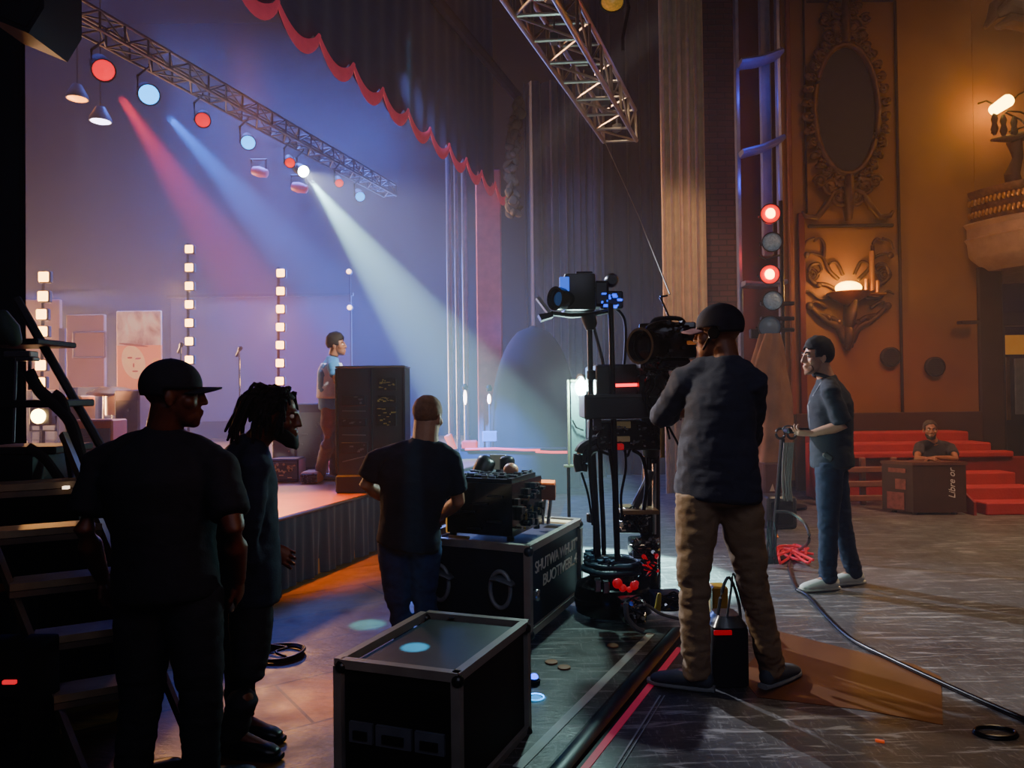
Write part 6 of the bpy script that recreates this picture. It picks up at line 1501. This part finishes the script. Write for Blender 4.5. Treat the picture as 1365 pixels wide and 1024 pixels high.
# key that throws the long floor shadows
beam('cool_key', 387, 219, (2.4, 4.4, .2), '#e4ecff', 5000, 36, .7, .04, off=.3)
spot('stage_warm', (-2.15, 6.0, 4.6), (-1.9, 6.35, .55), '#ff8418', 4200, 27, .7, .15)
spot('performer_spot', (1.3, 5.2, 4.3), P(449, 485, 7.7), '#fff0dc', 3800, 9, .5, .1)
# added area lamps for the low glow of the stage haze
lamp('haze_blue', 'AREA', (-3.8, 13.2, 6.9), '#4c70f0', 2500, to=(-3.6, 12.6, 0), size=4, spread=1.8)
lamp('haze_violet', 'AREA', (-2.2, 15.8, 3), '#6488ff', 700, to=(-2.6, 12, 2.5), size=3)
lamp('haze_warm', 'AREA', (-9.5, 13.5, 1.2), '#ffc088', 1600, to=(-6.5, 12.5, 1.8), size=3, spread=1.7)
lamp('haze_upper', 'AREA', (-7, 12.5, 9.2), '#4858d0', 420, to=(-6, 12.5, 0), size=5, spread=2.2)
for px, py, yy in ((57, 430, 9.6), (252, 400, 10.4), (373, 430, 10.4)):
    q = P(px, py, yy); lamp('led_glow', 'AREA', q+V((0, -.12, 0)), '#ffb060', 100, to=q+V((0, -3, -.2)), size=.25)
spot('flat_warm', (-4.6, 8.5, 1.6), P(160, 470, 12), '#ffa860', 600, 50, .7, .3)
lamp('rig_lamp', 'POINT', P(766, 518, 5.1), '#c8fff8', 95, shadow_soft_size=.04)
# house
lamp('sconce_glow', 'POINT', P(1130, 378, 10.5), '#ffb040', 46, shadow_soft_size=.08)
lamp('sconce_glow', 'POINT', P(1330, 140, 10.72), '#ffb038', 36, shadow_soft_size=.1)
lamp('house_warm', 'AREA', (7.5, 4.5, 8.5), '#ffb070', 70, to=(5.6, 10.8, 2), size=1.5, spread=1.3)  # unseen area lamp added as dim warm ambient on the house wall
lamp('red_tower', 'POINT', P(1020, 325, 9.7), '#ff1808', 10, shadow_soft_size=.1)
lamp('blue_tower', 'POINT', P(1010, 110, 10.0), '#3050ff', 9, shadow_soft_size=.1)
lamp('blue_tower', 'POINT', P(1005, 230, 10.0), '#3050ff', 6, shadow_soft_size=.1)
spot('red_bench', (5.0, 7.6, 4.5), (5.5, 10.0, .7), '#ff1828', 260, 62, .6, .1)
spot('lean_key', (3.6, 7.4, 3.4), P(1240, 590, 9.3), '#ffd8a8', 160, 14, .5, .1)
spot('curtain_warm', (.6, 5.6, 7.0), (2.5, 10.9, 3.4), '#ffd6a8', 1500, 20, .8, .2)  # added spot that brightens the beige curtain, no fixture for it
lamp('floor_house', 'AREA', (5.5, 6.0, 7.5), '#ffd8a8', 150, to=(5.0, 6.5, 0), size=1.5, spread=1.3)
spot('curtain_blue', (-1.2, 8.6, 5.2), (1.0, 13, 3.6), '#6c7cc8', 900, 44, .7, .2)  # added spot that brings out the folds of the grey curtain
# faint fill in the wings
lamp('wing_fill', 'AREA', (.6, -2.0, 5), '#aab0c8', 170, to=(.0, 4, .5), size=4)
spot('floor_warm', (-.15, 3.45, 4.2), F(446, 930), '#ffb04a', 2600, 11, .95, .15)
spot('operator_key', (-2.3, 4.7, 3.7), (1.0, 3.65, 1.0), '#fff2e0', 900, 22, .7, .12)  # added spot that brightens the operator from the left
spot('truss_fill', (2.4, 5.0, 3.0), (.75, 8.0, 4.75), '#ffe8cc', 130, 22, .8, .2)  # added spot from below that brightens the foreground truss
spot('arm_warm', (.7, 1.3, 1.9), (-1.05, 2.9, .95), '#ffb488', 42, 40, .8, .3)  # added dim spot that lifts the arm of the capped man
# small cyan pools
q = F(490, 833); spot('cyan_pool', q+V((0, .0, 3.2)), q, '#2fb4ff', 4000, 4.6, .5, .02)
q = F(553, 863, .46); spot('cyan_pool', q+V((0, 0, 2.5)), q, '#39c4ff', 5000, 2.6, .15, .01)
q = F(714, 930); spot('cyan_pool', q+V((.0, 0, 2.5)), q, '#1f9cff', 5000, 2.2, .15, .01)
